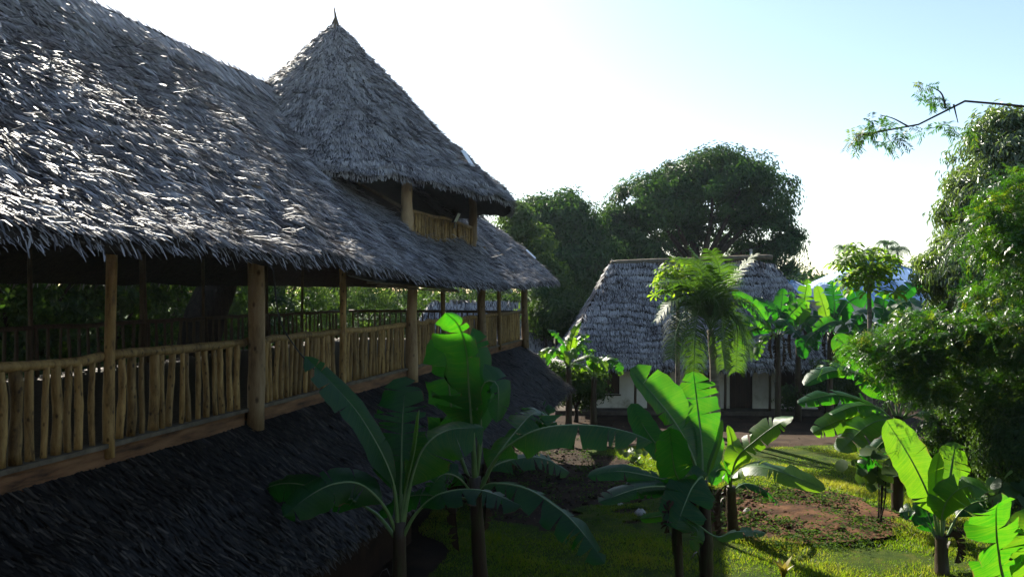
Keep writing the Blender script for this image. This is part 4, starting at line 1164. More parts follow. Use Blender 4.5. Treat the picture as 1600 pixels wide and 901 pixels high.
traced("banana plant left of the papaya trunk with a dark upright leaf", 1297, 31.5, 520, 303, [
    ([(1290, 490), (1284, 470), (1276, 446)], .2, .26, .26, 1, .85, UPF), ([(1304, 485), (1302, 462), (1300, 438)], .5, .36, .40, 3, .2, UPF), ([(1318, 480), (1342, 464), (1366, 478)], .4, .44, .44, 3, .25, UPF),
    ([(1318, 506), (1298, 503), (1270, 519)], -1.0, .28, .30, 3, .55, FLT), ([(1320, 508), (1345, 505), (1366, 520)], -1.0, .30, .30, 4, .5, FLT), ([(1310, 520), (1335, 525), (1340, 555)], -.6, .3, .3, 5, .25, FLT), ([(1285, 515), (1262, 530), (1252, 560)], -.7, .3, .3, 6, .25, FLT)])
traced("banana plant right of the papaya trunk with dark drooping leaves", 1388, 31, 515, 304, [
    ([(1400, 480), (1428, 470), (1458, 482)], -.4, .36, .44, 4, .3, FLT), ([(1375, 492), (1350, 488), (1335, 506)], -.6, .3, .34, 4, .3, FLT), ([(1395, 492), (1418, 490), (1446, 510)], -1.0, .34, .40, 4, .5, FLT),
    ([(1405, 470), (1425, 448), (1448, 436)], .6, .34, .3, 5, .2, UPF), ([(1380, 480), (1385, 455)], .8, .34, .34, 3, .3, UPF), ([(1368, 505), (1345, 515), (1330, 540)], -.8, .3, .3, 5, .3, FLT), ([(1410, 505), (1430, 520), (1436, 550)], -.8, .34, .34, 5, .2, FLT)])
auto_banana("leafy banana plant by the house's left corner next to the pavilion", 888, 31.0, 572, 10, 1.35, 305, .75, width=.15, spread=1.2)
auto_banana("low banana plant with one broad lit leaf, against the left end of the white wall", 928, 31.5, 588, 7, 1.25, 306, .7, width=.19, spread=1.2)
# a shaded sapling in the gap below the skirt roof
auto_banana("small dark banana sucker beside the skirt roof posts", 835, 24.0, 680, 6, 1.0, 307, .3, width=.16)

# ------------------------------------------------------------------ foliage
def leaves(P, Nn, L_, W_, rg, droop=.5, tint=None, bend=.15):
    """rhombic leaves hung at points, facing roughly along Nn"""
    n = len(P)
    R = rg.normal(size=(n, 3))
    Nn = unit(unit(Nn) + .55 * R / 1.7)
    D = rg.normal(size=(n, 3)) + np.array([0, 0, -droop * 2])
    D = unit(D - Nn * (D * Nn).sum(1, keepdims=True))
    S = np.cross(Nn, D)
    L_ = L_[:, None]; W_ = W_[:, None] * .5
    V = np.stack([P, P + D * L_ * .45 - S * W_ + Nn * L_ * bend * .5, P + D * L_ - Nn * L_ * bend, P + D * L_ * .45 + S * W_ + Nn * L_ * bend * .5], 1).reshape(-1, 3)
    F = np.arange(4 * n).reshape(n, 4)
    F = np.concatenate([F[:, [0, 1, 2]], F[:, [0, 2, 3]]], 1).reshape(-1, 3)
    return V, F, np.repeat(tint if tint is not None else np.clip(rg.normal(.5, .22, n), 0, 1), 4)

def crown_points(ells, n, rg, clump=.5, per=45, shell=.55, lump=.12):
    """two-level scatter: clumps over the lumpy shell of ellipsoids, leaves in each clump"""
    ells = [(np.asarray(c, float), np.asarray(r, float)) for c, r in ells]
    w = np.array([(r[0] * r[1] * r[2]) ** (2 / 3) for c, r in ells]); w /= w.sum()
    m = max(8, n // per)
    pick = rg.choice(len(ells), m, p=w)
    d = unit(rg.normal(size=(m, 3)))
    c = np.array([e[0] for e in ells])[pick]; r = np.array([e[1] for e in ells])[pick]
    rad = shell + (1 - shell) * rg.uniform(0, 1, m) ** .5
    nz = Noise(int(rg.integers(1e6)), 3, .5)
    rad = rad * (1 + lump * nz(d[:, 0], d[:, 1], d[:, 2]))
    q = c + d * r * rad[:, None]
    sz = clump * rg.uniform(.55, 1.35, m)
    k = rg.integers(0, m, n)
    off = unit(rg.normal(size=(n, 3))) * (rg.uniform(0, 1, (n, 1)) ** .6) * sz[k][:, None] * np.array([1, 1, .7])
    P = q[k] + off
    ct = np.clip(rg.normal(.5, .16, m), 0, 1)[k]
    return P, d[k] + off / np.maximum(sz[k][:, None], .01) * .6 + np.array([0, 0, .3]), ct

def tree(name, label, cat, base, fork, ells, n, Ls, Ws, mat, seed, trunk_r, clump=.6, per=45, shell=.5, droop=.5, group=None, limbs=True, lump=.12, tint_shift=0.0):
    rg = np.random.default_rng(seed)
    t = thing(name, label, cat, base, group)
    base = np.asarray(base, float); fork = np.asarray(fork, float)
    tk = spline([base, base * .5 + fork * .5 + rg.normal(0, .1, 3) * trunk_r * 2, fork], 9)
    part("trunk", *tube(tk, np.linspace(trunk_r * 1.25, trunk_r * .8, 9), 10, True, .06, rg), M_BARK, t, smooth=True)
    if limbs:
        for c, r in ells:
            c = np.asarray(c, float); r = np.asarray(r, float)
            for q in range(2):
                e = c + unit(rg.normal(size=3)) * r * .55
                m_ = fork * .45 + e * .55 + rg.normal(0, .15, 3) * r.min() * .4 + np.array([0, 0, .1 * r[2]])
                lp = spline([fork - (0, 0, .1), m_, e], 9)
                part("limb", *tube(lp, np.linspace(trunk_r * .5, trunk_r * .08, 9), 7, True, .05, rg), M_BARK, t, smooth=True)
    P, Nn, ct = crown_points(ells, n, rg, clump, per, shell, lump)
    V, F, T = leaves(P, Nn, rg.uniform(*Ls, n), rg.uniform(*Ws, n), rg, droop, np.clip(ct + tint_shift + rg.normal(0, .12, n), 0, 1))
    part("crown", V, F, mat, t, tint=T)
    return t

def E3(px, py, Y, rx, ry, dz=None):
    """ellipsoid from its picture centre and radii in pixels at distance Y"""
    s = Y / F_PX
    return at(px, py, Y), (rx * s, (rx if dz is None else dz) * s, ry * s)

TG = "trees around the compound"
tree("mango_tree", "huge dark round-crowned mango tree rising behind the white house", "tree", (13.4, 56, 0), (13.2, 56, 6.6),
     [E3(1110, 300, 56, 92, 58), E3(1185, 310, 56, 60, 52), E3(1020, 320, 55, 66, 40), E3(985, 365, 54, 50, 42), E3(1205, 375, 55, 36, 38), E3(1050, 350, 58, 50, 30), E3(1110, 275, 56, 60, 36), E3(1225, 395, 55, 22, 34), E3(1135, 362, 58, 34, 16), E3(1070, 378, 58, 26, 18), E3(1165, 392, 58, 24, 14), E3(1000, 400, 54, 34, 26), E3(960, 380, 54, 34, 44)],
     68000, (.25, .42), (.09, .14), M_MANGO, 401, .55, 1.05, 130, .70, .6, TG)
tree("mango_tree", "rounded mango tree between the lookout tower and the largest mango", "tree", (3.2, 50, 0), (3.0, 50, 4.5),
     [E3(865, 345, 50, 58, 44), E3(905, 375, 50, 42, 50), E3(830, 360, 50, 40, 44), E3(880, 420, 49, 60, 50), E3(930, 425, 51, 40, 60), E3(950, 370, 54, 30, 40)],
     52000, (.24, .40), (.09, .14), M_MANGO, 402, .45, 1.0, 120, .65, .6, TG)
tree("leafy_tree", "yellow-green leafy tree just right of the lookout tower eave", "tree", (1.0, 44, 0), (.9, 44, 4.5),
     [E3(805, 350, 44, 30, 32), E3(835, 390, 44, 34, 36), E3(850, 440, 43, 34, 30), E3(855, 490, 42, 36, 36)],
     16000, (.18, .30), (.08, .12), M_BUSH, 403, .22, .6, 45, .5, .5, TG, tint_shift=.2)
tree("leafy_shrub", "dense dark shrub filling the gap between pavilion end and house roof", "shrub", (2.1, 39.6, 0), (2.1, 39.6, 1.6),
     [E3(865, 495, 40, 34, 32), E3(845, 475, 41, 26, 30), E3(890, 480, 42, 30, 30)],
     12000, (.14, .24), (.06, .09), M_BUSH, 404, .12, .45, 40, .45, .4)
tree("mango_tree", "tall grey-green mango tree at the right picture edge", "tree", (15.6, 24, 0), (15.4, 24, 5),
     [E3(1590, 260, 24, 86, 84), E3(1560, 320, 23.5, 72, 66), E3(1640, 330, 24, 120, 150), E3(1532, 425, 22, 78, 54), E3(1605, 440, 21, 86, 62), E3(1560, 500, 23, 100, 60), E3(1520, 375, 23, 40, 40)],
     76000, (.17, .28), (.045, .07), M_MANGO_NEAR, 405, .4, .40, 60, .78, 1.0, TG, tint_shift=.15, lump=.07)
tree("leafy_tree", "low feathery tree on the skyline left of the right-hand mango", "tree", (24.6, 46, 0), (24.4, 46, 5),
     [E3(1465, 420, 46, 28, 36), E3(1445, 440, 46, 18, 22), E3(1480, 390, 46, 20, 28)],
     5000, (.2, .3), (.06, .1), M_MANGO, 406, .2, .5, 30, .3, .3, TG)
for k, (px, Y, h, w, lab) in enumerate([(1250, 90, 26, 40, "distant hazy tree on the skyline right of the house roof"), (1440, 100, 34, 40, "distant tree on the skyline right of the blue roof"),
                                   (1500, 95, 30, 50, "distant tree behind the right-hand mango"), (1340, 110, 20, 60, "distant tree line clump behind the blue roof")]):
    tree("distant_tree", lab, "tree", (*at(px, 455, Y)[:2], 0), (*at(px, 455, Y)[:2], 4),
         [E3(px, 455 - h * .35, Y, w, h * .9), E3(px - w * .6, 455 - h * .1, Y, w * .6, h * .7), E3(px + w * .7, 455, Y, w * .6, h * .7)], 3500, (.5, .8), (.25, .35), M_MANGO, 410 + k, .3, 1.1, 40, .4, .3, limbs=False)

# far-side trees seen through the pavilion, plus one added to block sun
for k, (px, Y, h, w, lab) in enumerate([
        (-170, 19, 10.5, 3.2, "leafy tree added beside the pavilion just outside the left picture edge to block sun"),
        (20, 22, 10.5, 3.2, "leafy tree seen under the eave at the left picture edge"),
        (140, 25.5, 10.5, 3.2, "sun-flecked leafy tree seen under the eave above the second thin post"),
        (250, 30, 10.5, 3.4, "leafy tree seen under the eave left of the leaning trunk"),
        (345, 34, 10.5, 3.4, "leafy tree seen under the eave behind the nearest big post"),
        (435, 39, 10.5, 3.6, "bright leafy tree seen just right of the nearest big post"),
        (530, 48, 9.5, 4.0, "leafy tree seen above the railing midway along the balcony"),
        (610, 54, 9.5, 4.4, "leafy tree seen just left of the second big post"),
        (700, 66, 9.5, 5.0, "tree above the hut roof, left one seen through the balcony"),
        (785, 70, 9.5, 5.0, "tree above the hut roof, right one seen past the balcony end")]):
    c = ground_below(px, Y)
    tree("backyard_tree", lab, "tree", c, c + (0, 0, 2.6),
         [(c + (0, 0, h * .62), (w, w, h * .34)), (c + bp(w * .6, 0, h * .42), (w * .7, w * .7, h * .30)), (c + bp(-w * .6, .3, h * .45), (w * .7, w * .7, h * .30)), (c + bp(0, .8, h * .22), (w * .9, w * .6, h * .18))],
         15000, (.16, .30), (.08, .14), M_BUSH, 420 + k, .25, .6, 40, .3, .4, "trees behind the pavilion", tint_shift=.25 if k in (5, 6) else 0)
lt = thing("leaning_tree", "thick dark leaning tree trunk behind the pavilion railing", "tree", ground_below(300, 25))
part("trunk", *tube(spline([ground_below(300, 25), at(312, 530, 25), at(338, 455, 25.5), at(372, 380, 26)], 12), np.linspace(.85, .5, 12), 12, True, .06, r3), M_BARK, lt, smooth=True)
for q in (at(290, 370, 26), at(420, 340, 27)):
    part("limb", *tube(spline([at(330, 480, 25.3), at(330, 430, 25.5) * .5 + q * .5, q], 8), np.linspace(.3, .08, 8), 8, True, .06, r3), M_BARK, lt, smooth=True)
P, Nn, ct = crown_points([(at(372, 370, 27), (2.2, 2.0, 1.2)), (at(300, 380, 27), (2, 2, 1.2))], 5000, r3, .6, 40, .4)
V, F, T = leaves(P, Nn, r3.uniform(.16, .28, 5000), r3.uniform(.08, .13, 5000), r3, .4, ct)
part("crown", V, F, M_BUSH, lt, tint=T)

# neem tree: foreground foliage on the right and the branch across the sky
def neem_sprays(tips, per, rg, length=.34, leaflet=(.05, .085), wid=(.014, .022)):
    """pinnate leaves: each tip carries several drooping leaves of many leaflets"""
    tips = np.asarray(tips); n = len(tips)
    nl = 7
    k = np.repeat(np.arange(n), per); m = len(k)
    d = unit(rg.normal(size=(m, 3)) + np.array([0, 0, .05])); ln = length * rg.uniform(.6, 1.15, m)
    sag = np.array([0, 0, -1.0])
    s = np.linspace(.15, 1, nl)
    R = tips[k][:, None, :] + d[:, None, :] * (ln[:, None] * s)[:, :, None] + sag * (ln[:, None] * s ** 2 * .25)[:, :, None]
    T = unit(d[:, None, :] + sag * (s * .5)[None, :, None])
    up = unit(rg.normal(size=(m, 3)) * .5 + np.array([0, 0, 1]))
    Sd = unit(np.cross(T, up[:, None, :]))
    Vs = []; tt = []
    base_t = np.clip(rg.normal(.40, .22, n), 0, 1)[k]
    for sg in (-1, 1):
        q = R.reshape(-1, 3); D = unit(sg * Sd + T * .55 + sag * .35 + rg.normal(0, .12, R.shape)).reshape(-1, 3)
        Nn = unit(np.cross(D, T.reshape(-1, 3)) + rg.normal(0, .15, q.shape)); W = np.cross(Nn, D)
        l = rg.uniform(*leaflet, len(q))[:, None]; w = rg.uniform(*wid, len(q))[:, None] * .5
        Vs.append(np.stack([q, q + D * l * .4 + W * w, q + D * l + sag * l * .15, q + D * l * .4 - W * w], 1).reshape(-1, 3))
        tt.append(np.repeat(np.repeat(base_t, nl) + rg.normal(0, .08, len(q)), 4))
    V = np.concatenate(Vs); T_ = np.clip(np.concatenate(tt), 0, 1)
    F = np.arange(len(V)).reshape(-1, 4)
    return V, F, T_

r5 = np.random.default_rng(15)
neem = thing("neem_tree", "fine-leaved neem tree leaning in from the right with one branch across the sky", "tree", (13.4, 16.8, 0))
part("trunk", *tube(spline([(13.4, 16.8, 0), (13.1, 16.4, 2.6), (12.6, 15.6, 4.6), (12.2, 14.6, 7.2), (11.8, 13.6, 9.0)], 14), np.linspace(.32, .10, 14), 11, True, .06, r5), M_BARK, neem, smooth=True)
def limb(px, r0, r1_=.008, name="limb"):
    part(name, *tube(spline(px, 16), np.linspace(r0, r1_, 16), 7, True, .05, r5), M_BARK, neem, smooth=True)
start = np.array([12.2, 14.6, 7.2])
sky_l = [start, at(1700, 190, 9.6), at(1600, 168, 9.2), at(1530, 158, 9.0), at(1490, 163, 8.8), at(1440, 193, 8.7), at(1395, 200, 8.6), at(1340, 212, 8.6)]
limb(sky_l, .034)
limb([at(1478, 170, 8.8), at(1470, 145, 8.8), at(1448, 133, 8.9)], .012, .004)
limb([at(1490, 163, 8.8), at(1497, 192, 8.8)], .010, .004)
limb([at(1420, 198, 8.7), at(1395, 185, 8.6), at(1375, 180, 8.6)], .010, .004)
tips = []
for (x, y, Y, rx, ry, n) in [(1372, 208, 8.6, 24, 13, 16), (1398, 215, 8.6, 16, 12, 9), (1340, 215, 8.6, 20, 8, 10), (1440, 138, 8.8, 12, 8, 4), (1452, 158, 8.8, 14, 8, 7), (1465, 165, 8.8, 8, 8, 4),
                             (1478, 200, 8.8, 14, 8, 7), (1445, 205, 8.7, 14, 6, 4), (1515, 203, 8.8, 10, 7, 5), (1497, 210, 8.8, 8, 6, 2), (1360, 190, 8.6, 10, 7, 4)]:
    for _ in range(max(1, int(n * .65))): tips.append(at(x + r5.normal(0, .55) * rx, y + r5.normal(0, .5) * ry, Y + r5.normal(0, .12)))
V, F, T = neem_sprays(tips, 3, r5, .15, (.045, .07), (.011, .016))
part("branch_leaves", V, F, M_NEEM, neem, tint=T)
body = [(1575, 330, 13.5, 42, 26), (1600, 290, 13.5, 34, 26), (1545, 362, 14, 36, 20), (1605, 375, 13.2, 44, 30), (1600, 430, 14, 40, 26), (1550, 455, 15, 40, 16),
        (1490, 520, 16, 90, 36), (1400, 545, 16.4, 62, 40), (1350, 528, 16.8, 30, 18), (1420, 500, 16.4, 50, 18), (1570, 520, 15.6, 80, 44), (1460, 585, 16.2, 70, 36),
        (1560, 600, 16.8, 70, 46), (1590, 690, 17.2, 60, 56), (1510, 655, 17.6, 44, 36), (1650, 560, 16, 80, 110), (1560, 745, 17.2, 44, 34)]
tips = []
for (x, y, Y, rx, ry) in body:
    c = at(x, y, Y); s = Y / F_PX
    m = max(6, int(rx * ry / 70))
    d = unit(r5.normal(size=(m, 3))) * (r5.uniform(.2, 1, (m, 1)) ** .5)
    Q = c + d * np.array([rx * s, min(rx, 55) * s, ry * s])
    for q in Q:      # each spray is a flat drooping layer of leaves
        k = int(r5.integers(7, 15)); w_ = r5.uniform(.16, .34)
        o_ = r5.normal(size=(k, 3)) * np.array([w_, w_, .05]); o_[:, 2] -= .35 * np.hypot(o_[:, 0], o_[:, 1])
        tips.append(q + o_)
    limb([np.array([12.6, 15.6, 4.6]) if y > 420 else np.array([12.3, 14.8, 6.6]), at((x + 1720) / 2, y + 25, Y + .3), at(x, y, Y), at(x - rx * .8, y + 4, Y)], .05)
tips = np.concatenate(tips)
V, F, T = neem_sprays(tips, 3, r5, .26, (.055, .085), (.014, .021))
part("crown", V, F, M_NEEM, neem, tint=T)

tree("leafy_shrub", "dark shrub under the small bananas at the house's left corner", "shrub", ground_below(900, 32.5), ground_below(900, 32.5) + (0, 0, .6),
     [E3(893, 600, 32.5, 34, 30), E3(925, 605, 32.8, 26, 30), E3(875, 590, 32, 22, 26)], 7000, (.12, .22), (.05, .08), M_BUSH, 443, .08, .35, 35, .35, .4)
tree("leafy_shrub", "dark low shrub against the house wall under the right-hand bananas", "shrub", ground_below(1290, 33), ground_below(1290, 33) + (0, 0, .5),
     [E3(1232, 618, 33, 14, 18), E3(1290, 600, 33, 34, 34), E3(1322, 590, 33, 30, 40)], 7000, (.12, .22), (.05, .08), M_BUSH, 444, .08, .35, 35, .35, .4)
# dark shrubs under the neem on the right edge and the round-leaved shrub
tree("leafy_shrub", "dense dark shrub along the right edge below the neem tree", "shrub", (9.6, 15.4, 0), (9.6, 15.4, 1.2),
     [E3(1590, 700, 15.5, 70, 90), E3(1540, 640, 17, 70, 70), E3(1500, 700, 18, 50, 50), E3(1600, 800, 15, 60, 50), E3(1470, 560, 18.5, 60, 60), E3(1440, 720, 19, 40, 40)],
     42000, (.07, .13), (.025, .04), M_BUSH, 441, .15, .28, 30, .45, .5, tint_shift=-.08)
def broad_shrub(label, px, py, Y, n, size, seed, spread, mat=None, tint=.5):
    rg = np.random.default_rng(seed)
    b = ground_below(px, Y); top = at(px, py, Y)
    t = thing("broad_leaf_shrub", label, "shrub", b)
    for k in range(4):
        e = top + rg.normal(0, spread * .5, 3)
        part("stem", *tube(spline([b + rg.normal(0, .05, 3) * (1, 1, 0), b * .5 + e * .5 + rg.normal(0, .05, 3), e], 7), np.linspace(.025, .01, 7), 6), M_BARK, t, smooth=True)
    for k in range(n):
        c = top + rg.normal(0, spread, 3) * np.array([1, 1, .8])
        ax = unit(rg.normal(size=3) + np.array([0, -.2, -.1])); nn_ = unit(np.array([0, -.5, .8]) + rg.normal(0, .4, 3)); ax = unit(ax - nn_ * np.dot(ax, nn_)); sd = np.cross(nn_, ax)
        s = size * rg.uniform(.7, 1.2)
        V = [c]; 
        prof = [(.0, .0), (.2, .28), (.5, .42), (.8, .34), (1.0, .0)]
        mid = [c + ax * s * q - nn_ * s * .18 * q * q for q, _ in prof]
        lft = [mid[i] + sd * s * prof[i][1] + nn_ * s * .05 for i in range(1, 4)]; rgt = [mid[i] - sd * s * prof[i][1] + nn_ * s * .05 for i in range(1, 4)]
        V = mid + lft + rgt
        F = [(0, 1, 5), (1, 2, 6, 5), (2, 3, 7, 6), (3, 4, 7), (0, 8, 1), (1, 8, 9, 2), (2, 9, 10, 3), (3, 10, 4)]
        part("leaf", V, F, mat or M_BUSH, t, smooth=True, tint=float(np.clip(tint + rg.normal(0, .2), 0, 1)))
    return t
broad_shrub("shrub with large rounded pale leaves at the lawn edge", 1372, 728, 18.2, 46, .36, 451, .36, tint=.5)
broad_shrub("small lime-leaved shrub on the shaded soil left of the central banana", 988, 712, 24.5, 26, .22, 452, .20, tint=.95)
broad_shrub("broad-leaved shrub beside the lower right banana leaf", 1572, 775, 14.2, 22, .30, 453, .25, tint=.4)
cr = thing("croton_plant", "small yellow spiky croton on the lawn at the bottom edge", "plant", ground_below(1224, 14.6))
for k in range(11):
    a = k * .57; d = np.array([math.cos(a), math.sin(a), 0]); b = ORIGIN[cr.name]
    h = r5.uniform(.30, .48); q = spline([b + (0, 0, .02), b + d * .05 + (0, 0, h * .6), b + d * r5.uniform(.14, .26) + (0, 0, h)], 6)
    w = np.cross(d, [0, 0, 1]) * .045
    V = np.array([p + w * e * math.sin(math.pi * (.12 + i * .17)) for i, p in enumerate(q) for e in (-1, 1)])
    part("leaf", V, np.array([(2 * i, 2 * i + 1, 2 * i + 3, 2 * i + 2) for i in range(5)]), M_CROTON, cr, smooth=True, tint=np.full(len(V), r5.uniform(.2, 1)))

# ------------------------------------------------------------------ palms and papayas
def frond(parent, pts, n, ll, rg, tint=.5, hang=.6, w=.03):
    C = spline(pts, 24); T = unit(np.gradient(C, axis=0))
    f = part("frond", *tube(C, np.linspace(.03, .006, 24), 6), M_RIB, parent, smooth=True)
    s = np.linspace(.14, .995, n); ii = s * 23
    q = np.stack([np.interp(ii, np.arange(24), C[:, k]) for k in range(3)], 1); t = unit(np.stack([np.interp(ii, np.arange(24), T[:, k]) for k in range(3)], 1))
    S = unit(np.cross(t, np.array([0, 0, 1.0])) + 1e-4)
    Vs = []; tt = []
    for sg in (-1, 1):
        l = ll * np.interp(s, [.14, .4, 1], [.7, 1, .35]) * rg.uniform(.85, 1.1, n)
        D = unit(sg * S + t * .55 + np.array([0, 0, .12]) + rg.normal(0, .08, (n, 3)))
        D2 = unit(D + np.array([0, 0, -hang * 1.6]))
        W = unit(np.cross(D, np.cross(t, D))) * w; W = unit(t) * w
        l = l[:, None]
        m = q + D * l * .5; e = m + D2 * l * .5
        Vs.append(np.stack([q - W * .4, q + W * .4, m + W * .5, m - W * .5, e + W * .06, e - W * .06], 1).reshape(-1, 3)); tt.append(np.repeat(np.clip(tint + rg.normal(0, .12, n), 0, 1), 6))
    V = np.concatenate(Vs); b0 = np.arange(len(V) // 6)[:, None] * 6
    F = np.stack([b0 + [[0, 1, 2, 3]], b0 + [[3, 2, 4, 5]]], 1).reshape(-1, 4)
    part("leaflets", V, F, M_PALM, f, tint=np.concatenate(tt))
r6 = np.random.default_rng(16)
cp = thing("coconut_palm", "young coconut palm with drooping fronds in front of the white house", "palm tree", ground_below(1118, 29))
part("trunk", *tube(spline([ground_below(1118, 29), at(1116, 580, 29), at(1110, 515, 29)], 10), np.linspace(.22, .13, 10), 10, True, .05, r6), M_PALMTRUNK, cp, smooth=True)
K = (1110, 515)
for k, (pp, tnt, hg) in enumerate([([K, (1106, 478), (1118, 468), (1128, 500), (1132, 575)], .55, .5), ([K, (1096, 480), (1074, 482), (1058, 515), (1048, 560)], .5, .5),
        ([K, (1128, 462), (1150, 428), (1176, 400)], .85, .25), ([K, (1108, 450), (1098, 415), (1078, 388)], .5, .3), ([K, (1090, 460), (1065, 440), (1030, 442)], .5, .4), ([K, (1136, 475), (1165, 474), (1196, 505)], .6, .5),
        ([K, (1130, 492), (1155, 508), (1176, 556)], .5, .6), ([K, (1118, 450), (1124, 420), (1112, 392)], .6, .3), ([K, (1102, 482), (1094, 478), (1086, 515), (1084, 585)], .5, .5), ([K, (1122, 480), (1142, 482), (1152, 520), (1150, 580)], .5, .5), ([K, (1085, 475), (1052, 470), (1026, 500)], .5, .45), ([K, (1104, 445), (1088, 412), (1058, 402)], .55, .3)]):
    d1 = 29 + r6.uniform(-1.6, 1.2)
    frond(cp, L(pp, 29, d1), 68, 1.15, r6, tnt, hg, .043)

def papaya_leaf_mesh(seed):
    rg = np.random.default_rng(seed)
    V = [(0, 0, 0)]; F = []
    lobes = 7
    for k in range(lobes):
        a = math.radians(-150 + 300 * k / (lobes - 1)); ln = .30 * (1 - .25 * abs(k - 3) / 3)
        for (r, da, z) in ((.32, -.20, .0), (.62, -.16, .01), (.80, -.20, -.02), (1.0, 0, -.06), (.80, .20, -.02), (.62, .16, .01), (.32, .20, .0)):
            V.append((r * ln * math.sin(a + da), r * ln * math.cos(a + da), z + rg.normal(0, .006)))
    for k in range(lobes):
        b = 1 + k * 7
        F += [(0, b, b + 6), (b, b + 1, b + 5, b + 6), (b + 1, b + 2, b + 3), (b + 1, b + 3, b + 5), (b + 3, b + 4, b + 5)]
    me = py_mesh("papaya_leaf_shape", V, F, False, tint=float(rg.uniform(.2, 1)))
    me.materials.append(M_PAPAYA)
    return me
PAP = [papaya_leaf_mesh(600 + k) for k in range(6)]
def papaya(label, px, Y, topy, n, rx, seed, trunk_r=.09, sc=1.0):
    rg = np.random.default_rng(seed)
    b = ground_below(px, Y); top = at(px, topy, Y)
    t = thing("papaya_tree", label, "papaya tree", b, "papaya trees")
    part("trunk", *tube(spline([b, b * .4 + top * .6 + rg.normal(0, .05, 3), top], 10), np.linspace(trunk_r * 1.2, trunk_r * .6, 10), 9, True, .04, rg), M_PALMTRUNK, t, smooth=True)
    for k in range(n):
        a = rg.uniform(0, 6.28); el = rg.uniform(-.5, 1.1); r = rx * rg.uniform(.45, 1.0)
        s = top + np.array([0, 0, rg.uniform(-.45, .05)])
        d = np.array([math.cos(a) * math.cos(el), math.sin(a) * math.cos(el), math.sin(el)])
        e = s + d * r + np.array([0, 0, .10])
        pt = part("petiole", *tube(spline([s, s + d * r * .5 + (0, 0, .12), e], 6), .011, 5), M_RIB, t, smooth=True)
        o = bpy.data.objects.new("leaf", PAP[rg.integers(6)]); COL.objects.link(o); o.parent = pt
        o.location = tuple(e - root_origin(pt))
        zax = unit(np.array([d[0] * .35, d[1] * .35, .85]) + rg.normal(0, .22, 3)); yax = unit(np.array([d[0], d[1], -.25])); xax = unit(np.cross(yax, zax)); yax = np.cross(zax, xax)
        M3 = Matrix((xax, yax, zax)).transposed(); o.rotation_euler = M3.to_euler()
        q = sc * rg.uniform(.75, 1.2); o.scale = (q, q, q)
    for k in range(6):
        a = k * 1.05; c = top + np.array([math.cos(a) * .1, math.sin(a) * .1, -.3 - .05 * (k % 3)])
        z = np.linspace(0, 1, 7)
        part("fruit", *tube([c + (0, 0, -.2 * q) for q in z], .065 * np.sin(np.pi * (z * .9 + .05)), 8), M_RIB, t, smooth=True)
    return t
papaya("bright yellow-green papaya tree in front of the blue metal roof", 1357, 24, 425, 110, .95, 701, sc=1.35)
papaya("papaya tree left of the coconut palm, above the house roof", 1060, 30, 440, 80, .95, 702, sc=1.4)

for k, (px, py, Y, lab) in enumerate([(1320, 392, 130, "distant coconut palm on the skyline, leftmost of the four"), (1362, 396, 140, "distant coconut palm on the skyline, second from the left"),
                                      (1386, 385, 130, "distant coconut palm on the skyline, tallest of the four"), (1402, 394, 128, "distant coconut palm on the skyline, rightmost of the four")]):
    t = thing("distant_palm", lab, "palm tree", ground_below(px, Y), "palms on the skyline")
    c = at(px, py, Y)
    part("trunk", *tube(spline([ground_below(px + 4, Y), at(px + 5, 430, Y), c], 8), np.linspace(.28, .16, 8), 7), M_PALMTRUNK, t, smooth=True)
    for q in range(11):
        a = q * .571 + k; d = np.array([math.cos(a), math.sin(a) * .6, 0]); up = r6.uniform(.0, 1.0)
        frond(t, [c, c + d * .8 + (0, 0, .5 + up * .5), c + d * 1.7 + (0, 0, .2 + up * .5), c + d * 2.2 + (0, 0, -.9 + up)], 16, .9, r6, .3, .8, .10)

# ------------------------------------------------------------------ grass, litter, weeds, clods
r7 = np.random.default_rng(17)
n = 330000
x = r7.uniform(-2.2, 14, n); y = 10 + 17.2 * r7.uniform(0, 1, n) ** .85
gn = Noise(91, 2, .5); gh = Noise(92, 2, 1.5)
k = in_lawn(x, y) & (r7.uniform(0, 1, n) < np.clip(.85 + .35 * gn(x, y), .15, 1)); x, y = x[k], y[k]; n = len(x)
h = np.clip(.045 + .018 * gn(x, y) + .012 * gh(x, y), .02, .12) * r7.uniform(.6, 1.4, n)
rim = in_bed(x, y, 1.22); h[rim] *= 1.9
a = r7.uniform(0, 6.28, n); w = r7.uniform(.004, .008, n) * (1 + y / 30)
ln = r7.normal(0, .5, (n, 2)) * h[:, None]
B0 = np.stack([x, y, np.full(n, .012)], 1); d = np.stack([np.cos(a), np.sin(a), 0 * a], 1) * w[:, None]
V = np.stack([B0 - d, B0 + d, B0 + np.stack([ln[:, 0], ln[:, 1], h], 1)], 1).reshape(-1, 3)
add("lawn_grass", np_mesh("lawn_grass", V, np.arange(3 * n).reshape(n, 3), np.repeat(np.clip(r7.normal(.48, .2, n) + .16 * gh(x, y) + .10 * gn(x, y), 0, 1), 3)), M_GRASS, kind="stuff")["label"] = "short sunlit lawn grass around the soil bed"

